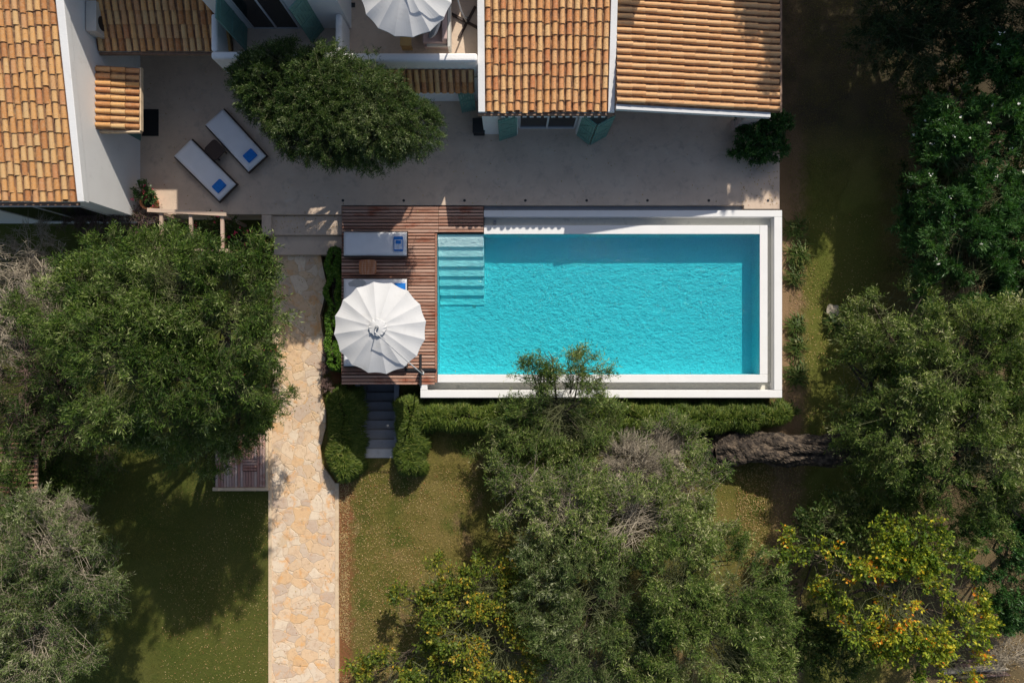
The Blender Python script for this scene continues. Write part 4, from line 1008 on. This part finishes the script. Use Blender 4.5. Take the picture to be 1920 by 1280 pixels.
make_tree('oleander', P(1760,260,GZ), [(1850,95,2.0,55),(1890,150,2.0,55),(1790,140,1.6,35),(1790,200,2.0,48),(1860,220,2.2,62),(1760,270,1.6,40),(1820,290,2.2,60)],
          'tall oleander shrub with white flowers at the upper right under dark trees', 'shrub', 'oleander', 560, 7, 12, .15,.030,.34, trunk_r=.07, ph=17.0, gap=-.12, up=.35, flowers=('flower_white',26,.05), group='oleanders along the right side')
make_tree('oleander', P(1800,420,GZ), [(1770,380,1.8,62),(1850,370,2.2,62),(1800,440,2.2,66),(1870,440,2.0,50),(1740,460,1.4,48),(1830,510,2.0,62),(1770,530,1.6,55),(1870,560,1.6,50),(1720,410,1.0,35)],
          'broad oleander shrub in sun just above the huge right olive tree', 'shrub', 'oleander', 700, 7, 12, .14,.026,.34, trunk_r=.07, ph=18.0, gap=-.15, up=.3, flowers=('flower_white',14,.05), group='oleanders along the right side')
make_tree('evergreen_tree', P(1740,60,GZ), [(1700,40,1.8,80),(1780,30,1.9,85),(1660,-30,1.8,80),(1860,10,2.2,80),(1720,100,1.2,60),(1640,70,1.0,45),(1920,-30,2.4,80)],
          'dark shaded evergreen tree at the top right corner', 'tree', 'deep', 620, 8, 10, **OL, trunk_r=.18, ph=19.0, gap=-.5)
make_tree('evergreen_tree', P(1900,300,GZ), [(1905,230,1.2,55),(1910,330,1.4,60),(1905,440,1.4,60),(1915,560,1.6,60),(1880,620,1.0,50),(1910,130,1.8,50)],
          'dark evergreen thicket filling the right edge behind the oleanders', 'shrub', 'deep', 620, 8, 9, .12,.04,.45, trunk_r=.1, ph=19.4, gap=-.6)
make_tree('undergrowth_shrub', P(1745,330,GZ), [(1735,330,-.1,40),(1715,420,0,40),(1760,430,.2,50),(1740,240,-.1,40),(1780,320,.4,60),(1730,500,-.1,40),(1800,480,.5,60),(1720,160,.2,40),(1770,170,.4,50)],
          'low dark undergrowth at the foot of the oleander shrubs', 'shrub', 'dark', 520, 7, 9, .11,.035,.36, trunk_r=.05, ph=19.7, gap=-.5)
# tall trees just beyond the top edge that shade the right hand lawn
make_tree('evergreen_tree', G(1740,-160,GZ), [(1800,-280,5.0,100,1.5),(1893,-767,6.0,135,1.8),(1875,-672,6.0,120,1.8),(1765,-520,5.0,95,1.5),(1990,-800,6.0,150,1.8),(1800,-400,5.0,105,1.5),(1790,-170,4.0,80,1.3),(1860,-170,4.0,95,1.3),(1835,-330,5.0,120,1.6),(1957,-280,5.0,130,1.7),(1791,-480,5.2,120,1.7),(1931,-470,6.0,140,1.8),(2072,-433,5.6,140,1.8),(2110,-240,5.0,130,1.7),(1880,-620,7.0,170,1.9),(2060,-620,7.0,170,1.9)],
          'tall dark tree just beyond the top edge shading the right lawn', 'tree', 'deep', 2600, 8, 8, .17,.07,.6, trunk_r=.22, ph=20.0, gap=-.9)
make_tree('laurel_shrub', P(1430,262,GZ), [(1425,258,.55,38,.5),(1448,235,.6,28,.45),(1405,275,.4,24,.35),(1440,280,.4,24,.35)],
          'glossy dark green shrub at the terrace corner beside the stone pillar', 'shrub', 'oleander', 260, 8, 8, .09,.035,.24, trunk_r=.04, ph=21.0, gap=-.8, twigfrac=.4)
make_tree('bougainvillea', P(445,450,GZ), [(430,425,.1,22,.3),(455,450,.0,24,.3),(480,450,-.2,18,.3),(400,425,.2,20,.3)],
          'bougainvillea with magenta flowers beside the terrace steps', 'shrub', 'dark', 110, 7, 7, .06,.035,.26, trunk_r=.035, ph=22.0, gap=-.9, flowers=('flower_red',36,.05))
make_tree('bougainvillea', P(480,690,GZ), [(490,690,.3,22,.4),(465,700,.5,22,.4),(505,665,.3,20,.4)],
          'small bush with red flowers at the left edge of the stone path', 'shrub', 'dark', 100, 7, 7, .07,.03,.26, trunk_r=.035, ph=23.0, gap=-.9, flowers=('flower_red',12,.05))
make_tree('potted_plant', P(278,372,0), [(268,352,.6,13,.3),(272,366,.6,16,.25),(285,372,.5,10,.2)],
          'straggly red flowering plant beside the orange terracotta pot', 'plant', 'oleander', 46, 5, 6, .06,.04,.2, trunk_r=.02, ph=24.0, gap=-1, flowers=('flower_red',7,.05))
make_tree('dry_plant', P(612,700,GZ), [(610,690,-.55,10,.25),(612,725,-.55,11,.25),(616,660,-.5,9,.2)],
          'withered purplish ground plant on the right edge of the path by the hedge', 'plant', None, 70, 9, 0, .05,.02,.16, trunk_r=.02, twig='browntwig', ph=25.0, gap=-1, twigw=.004)
# ---- hedges
def hedge(name, base, boxes, label, leaf, n, ln, w, cat='hedge', drape=.6, group=None):
    """boxes: (x0,y0,x1,y1,ztop) plan px at their top; strands lean outward from the ridge and hang"""
    r = thing(name, base, label, cat, group); qs = []
    areas = np.array([(b[2]-b[0])*(b[3]-b[1]) for b in boxes], float); areas /= areas.sum()
    for b, fr_ in zip(boxes, areas):
        m_ = int(n*fr_); zt_ = b[4]; k = (H-zt_)/F
        hw = np.array([(b[2]-b[0])/2*k, (b[3]-b[1])/2*k]); c = np.array(P((b[0]+b[2])/2,(b[1]+b[3])/2,zt_))
        hh_ = zt_-GZ
        u = RNG.uniform(-1,1,(m_,2)); u = np.sign(u)*np.abs(u)**.8
        sp_ = max(0, 1-min(hw)/max(hw))           # ridge half length share
        if hw[0] > hw[1]: ax_ = np.clip(u[:,0], -sp_, sp_)[:,None]*np.array([[1.,0]]); 
        else: ax_ = np.clip(u[:,1], -sp_, sp_)[:,None]*np.array([[0,1.]])
        e = (u-ax_)*hw; mn = min(hw); rr_ = np.linalg.norm(e, axis=1)/mn; 
        ok = rr_ < 1.06; u, e, rr_ = u[ok], e[ok], rr_[ok]; m_ = len(u)
        z = zt_-hh_*.85*np.clip(rr_,0,1)**3.0
        pos = np.column_stack([c[0]+u[:,0]*hw[0], c[1]+u[:,1]*hw[1], z+RNG.uniform(-.05,.05,m_)])
        pos[:,:2] += .05*np.sin(pos[:,1::-1]*7)+(.11*n3(pos,4.5,3.))[:,None]*nrmz(e+1e-6)
        out_ = np.column_stack([nrmz(e+1e-6), np.zeros(m_)])
        d = nrmz(out_*(.35+.65*rr_[:,None])*drape*1.6+np.array([0,0,.28])*(1.15-rr_[:,None])+RNG.normal(size=(m_,3))*np.array([.34,.34,.16]))
        base_ = pos-d*ln*.4; lng = ln*RNG.uniform(.6,1.3,m_)[:,None]
        mid_ = base_+d*lng*.5; d2 = d.copy(); d2[:,2] -= .35+.5*rr_; d2 = nrmz(d2); tip = mid_+d2*lng*.5
        rnd = np.clip(RNG.beta(2,2.2,m_)+.12*n3(pos,3.,1.),0,1)
        s = nrmz(np.cross(d, RNG.normal(size=d.shape))); W_ = w*.5
        if leaf == 'rosemary':
            for s_ in (s, np.cross(d, s)):
                qs.append((np.stack([base_-s_*W_*.6, base_+s_*W_*.6, mid_+s_*W_, mid_-s_*W_],1), rnd, 0)); qs.append((np.stack([mid_-s_*W_, mid_+s_*W_, tip+s_*W_*.15, tip-s_*W_*.15],1), rnd, 0))
        else:
            d[:,2] *= .6; pos[:,2] += RNG.uniform(-.10,.04,m_); qs.append((leaves(pos, nrmz(d+RNG.normal(size=d.shape)*.5), ln, w, .55), rnd, 0))
        core = MB(); core.tube([(c[0]-hw[0]*sp_*(hw[0]>hw[1])-.01, c[1]-hw[1]*sp_*(hw[1]>=hw[0])-.01, zt_-.5*hh_-.12), (c[0]+hw[0]*sp_*(hw[0]>hw[1])+.01, c[1]+hw[1]*sp_*(hw[1]>=hw[0])+.01, zt_-.5*hh_-.12)], min(min(hw)*.6, hh_*.4), 10); core.build('woody_core', M['bark'], r)
    fast_mesh('foliage', qs, [L[leaf]], r)
    return r
HG = 'clipped rosemary hedges'
hedge('rosemary_hedge', P(642,830,GZ), [(609,724,676,905,-.08)], 'rounded rosemary hedge left of the sunken stair', 'rosemary', 11000, .24, .028, group=HG)
hedge('rosemary_hedge', P(764,830,GZ), [(736,738,795,898,-.08)], 'rounded rosemary hedge right of the sunken stair', 'rosemary', 9000, .24, .028, group=HG)
hedge('rosemary_hedge', P(1100,785,GZ), [(772,752,1275,814,-.08),(900,770,1110,824,-.3)], 'long rosemary hedge running beneath the pool rim, left stretch', 'rosemary', 20000, .24, .026, group=HG)
hedge('rosemary_hedge', P(1380,785,GZ), [(1235,755,1440,816,-.08),(1400,757,1492,802,-.15)], 'long rosemary hedge running beneath the pool rim, right stretch by the corner', 'rosemary', 11000, .24, .026, group=HG)
hedge('leafy_hedge', P(624,560,GZ), [(606,460,642,697,-.05)], 'bright leafy hedge between the stone path and the timber deck', 'ivy', 20000, .075, .05)
# ---- strap-leaved tufts beside the pool's far end
def tuft(x, y, z, r_, n, label, h=.35, leaf='strap', w=.03, name='strap_leaf_plant', group='strap leaved tufts beside the pool'):
    c = np.array(P(x,y,z)); a = RNG.uniform(0,6.283,n); e = RNG.uniform(.3,1.2,n)
    d = np.column_stack([np.cos(a)*np.cos(e),np.sin(a)*np.cos(e),np.sin(e)]); b0 = c+RNG.normal(size=(n,3))*np.array([r_*.25,r_*.25,0])
    mid = b0+d*r_*.65; d2 = d.copy(); d2[:,2] -= 1.1; d2 = nrmz(d2); tip = mid+d2*r_*.6*RNG.uniform(.5,1.1,n)[:,None]
    s = np.column_stack([-np.sin(a),np.cos(a),np.zeros(n)])*w*.5; rn = RNG.random(n)
    q_ = [(np.stack([b0-s,b0+s,mid+s,mid-s],1), rn, 0),(np.stack([mid-s,mid+s,tip+s*.1,tip-s*.1],1), rn, 0)]
    return tag(fast_mesh(name, q_, [L[leaf]], None, P(x,y,z)), label, 'plant', group)
for (x,y,r_,n,lb) in ((1490,430,.45,130,'strap leaved tuft nearest the terrace beside the pool far end'),(1495,478,.5,150,'dark strap leaved tuft second from the terrace beside the pool far end'),
                      (1488,520,.4,110,'strap leaved tuft third from the terrace beside the pool far end'),(1490,612,.45,140,'strap leaved tuft halfway down the pool far end'),
                      (1492,650,.42,120,'strap leaved tuft just below halfway down the pool far end'),(1492,700,.5,150,'bushy strap leaved tuft near the pool lower right corner'),(1484,770,.3,70,'small dry strap leaved tuft below the pool lower right corner')):
    tuft(x,y,GZ,r_,n,lb)
tuft(1562,606,GZ,.42,70,'dark spiky plant beside the pale rock on the right lawn',w=.05,group=None)
mb = MB(); c_ = P(1560,583,GZ)
bm = bmesh.new(); bmesh.ops.create_icosphere(bm, subdivisions=3, radius=.22)
for v_ in bm.verts: v_.co *= 1+.22*math.sin(v_.co.x*19+1)*math.cos(v_.co.y*15)+.12*math.sin(v_.co.z*31); v_.co.z *= .6
me = bpy.data.meshes.new('rock'); bm.to_mesh(me); me.materials.append(M['rock']); o = bpy.data.objects.new('rock', me); COL.objects.link(o); o.location = c_+Vector((0,0,.05)); tag(o, 'pale rounded rock on the grass strip right of the pool', 'rock')
# exposed limestone by the old trunk
for i, (x,y,s_) in enumerate(((1262,848,.30),(1245,872,.34),(1275,880,.25))):
    bm = bmesh.new(); bmesh.ops.create_icosphere(bm, subdivisions=3, radius=s_)
    for v_ in bm.verts: v_.co *= 1+.25*math.sin(v_.co.x*14+i)*math.cos(v_.co.y*17+i*2)+.14*math.sin(v_.co.z*29); v_.co.z *= .5
    me = bpy.data.meshes.new('rock'); bm.to_mesh(me); me.materials.append(M['rock']); o = bpy.data.objects.new('rock', me); COL.objects.link(o); o.location = P(x,y,GZ)+Vector((0,0,.03))
    tag(o, ('upper','lowest left','lower right')[i]+' of three weathered stones beside the grey dead bush', 'rock')
# ---- dead branches at the lower right corner
bp = thing('cut_log', P(1840,1245,GZ), 'grey weathered logs and dead branches piled at the lower right corner', 'log')
for k in range(7):
    mb = MB(); a = P(1790+random.uniform(-25,15),1225+k*11,GZ+.15+.05*k); b = P(1930+random.uniform(-20,40),1228+k*12+random.uniform(-14,14),GZ+.2+.06*k); m_ = (a+b)/2+Vector((0,random.uniform(-.15,.15),.1))
    r0 = random.choice([.11,.07,.05,.04]); mb.tube([a,m_,b], [r0,r0*.85,r0*.5], 8, wob=.12); mb.build('branch', M['browntwig'] if k % 3 else M['deadtwig'], bp)
make_tree('bare_shrub', P(1860,1210,GZ), [(1850,1200,.3,40),(1890,1230,.3,40)], 'spindly pale dead branches above the log pile at lower right', 'shrub', None, 60, 8, 0, .1,.02,.6, trunk_r=.04, twig='deadtwig', ph=30.0, gap=-.9, twigw=.006)
# ---- grass blades and fallen leaves
def scatter(n, rects):
    ar = np.array([(r[2]-r[0])*(r[3]-r[1])*r[4] for r in rects], float); idx = RNG.choice(len(rects), n, p=ar/ar.sum()); R = np.array(rects, float)[idx]
    x = R[:,0]+(R[:,2]-R[:,0])*RNG.random(n); y = R[:,1]+(R[:,3]-R[:,1])*RNG.random(n)
    k = (H-GZ)/F; return np.column_stack([(x-960)*k, (640-y)*k, np.full(n, GZ)])
def gz_np(p):
    x, y = p[:,0], p[:,1]
    z = GZ+.035*np.sin(x*.9+1.3*np.sin(y*.7))+.03*np.sin(y*1.1+x*.4)-.02+np.where(x > 13, np.minimum(.8,(x-13)*.12), 0); return z
rects = [(640,870,1300,1290,1),(-20,780,500,1290,1),(1480,300,1700,1290,1),(1380,860,1500,1100,1.5),(1470,0,1720,400,.6),(795,815,1340,900,1)]
p = scatter(170000, rects); keep = n3(p,1.3,2.)+.35*n3(p,4.,1.) > -.35; 
inpath = (p[:,0] > P(500,0,GZ).x) & (p[:,0] < P(640,0,GZ).x) & (p[:,0] > -99)
indeck = (p[:,0] > P(398,0,GZ).x) & (p[:,0] < P(505,0,GZ).x) & (p[:,1] > P(0,921,GZ).y)
keep &= ~inpath & ~indeck
p = p[keep]; p[:,2] = gz_np(p); n = len(p)
d = nrmz(np.column_stack([RNG.normal(size=n)*.8, RNG.normal(size=n)*.8, np.full(n,1.)]))
rn = np.clip(.45+.35*n3(p,.8,4.)+RNG.normal(size=n)*.16,0,1)
tag(fast_mesh('lawn_grass', [(leaves(p, d, .055, .012), rn, 0)], [L['grass']], None, (0,0,GZ)), 'short patchy green and straw coloured grass of the lawn', 'grass', kind='stuff')
p = scatter(26000, [(636,880,900,1290,2.5),(640,870,1500,1290,1),(636,900,655,1290,20),(1480,400,1640,1290,1.5),(1380,870,1500,1080,6),(300,920,503,1290,1),(1700,1180,1900,1290,3)]); inpath = (p[:,0] > P(503,0,GZ).x) & (p[:,0] < P(636,0,GZ).x); p = p[~inpath]
p = p[(n3(p,1.1,6.)+.6*n3(p,3.7,2.)) > -.15+.5*(RNG.random(len(p))-.5)]
p[:,2] = gz_np(p)+.015+RNG.random(len(p))*.03; n = len(p)
d = nrmz(np.column_stack([RNG.normal(size=n), RNG.normal(size=n), RNG.normal(size=n)*.25]))
tag(fast_mesh('leaf_litter', [(leaves(p, d, .045, .022, .7), RNG.random(n), 0)], [L['litter']], None, (0,0,GZ)), 'small dry fallen leaves scattered over lawn and flower bed edges', 'fallen leaves', kind='stuff')

pt2 = []
for (n_, x0, y0, x1, y1, zz) in ((150,270,130,900,400,.008),(60,900,250,1460,384,.008),(60,507,404,638,436,-.16),(160,512,480,606,800,None),(150,512,800,628,1280,None),(90,1385,300,1460,388,.008)):
    xx = x0+(x1-x0)*RNG.random(n_); yy = y0+(y1-y0)*RNG.random(n_)
    for a, b in zip(xx, yy): z = zz if zz is not None else pz(b)+.012; pt2.append(tuple(P(a,b,z)))
p = np.array(pt2); n = len(p); d = nrmz(np.column_stack([RNG.normal(size=n), RNG.normal(size=n), RNG.normal(size=n)*.12]))
tag(fast_mesh('blown_leaves', [(leaves(p, d, .055, .028, .8), RNG.random(n), 0)], [L['litter']], None, (0,0,0)), 'scattered dry leaves blown onto the terrace and the stone path', 'fallen leaves', kind='stuff')

# ---------------------------------------------------------------- light, sky, camera
sv = Vector((.42,1.09,1.0)).normalized()
el = math.asin(sv.z); az = math.atan2(sv.x, sv.y)
w = bpy.data.worlds.new('World'); sc.world = w; w.use_nodes = True; nt = w.node_tree
bg = nt.nodes['Background']; sky = nt.nodes.new('ShaderNodeTexSky'); sky.sky_type = 'NISHITA'; sky.sun_disc = False
sky.sun_elevation = el; sky.sun_rotation = az; sky.air_density = 1.0; sky.dust_density = 2.2
nt.links.new(sky.outputs[0], bg.inputs[0]); bg.inputs[1].default_value = .105
sl = bpy.data.lights.new('sun', 'SUN'); sl.energy = 4.5; sl.angle = math.radians(.53); sl.color = (1.0,.935,.83)
so = bpy.data.objects.new('sun', sl); COL.objects.link(so); so.rotation_euler = sv.to_track_quat('Z','Y').to_euler(); so.location = sv*60
cam = bpy.data.cameras.new('camera'); cam.sensor_width = 36; cam.lens = F/1920*36; cam.clip_end = 1000
co = bpy.data.objects.new('camera', cam); COL.objects.link(co); co.location = (0,0,H); co.rotation_euler = (0,0,0); sc.camera = co
sc.view_settings.view_transform = 'Standard'; sc.view_settings.look = 'None'; sc.view_settings.exposure = 0; sc.view_settings.gamma = 1
sc.cycles.max_bounces = 6; sc.cycles.diffuse_bounces = 3; sc.cycles.glossy_bounces = 2; sc.cycles.transparent_max_bounces = 12; sc.cycles.volume_bounces = 0
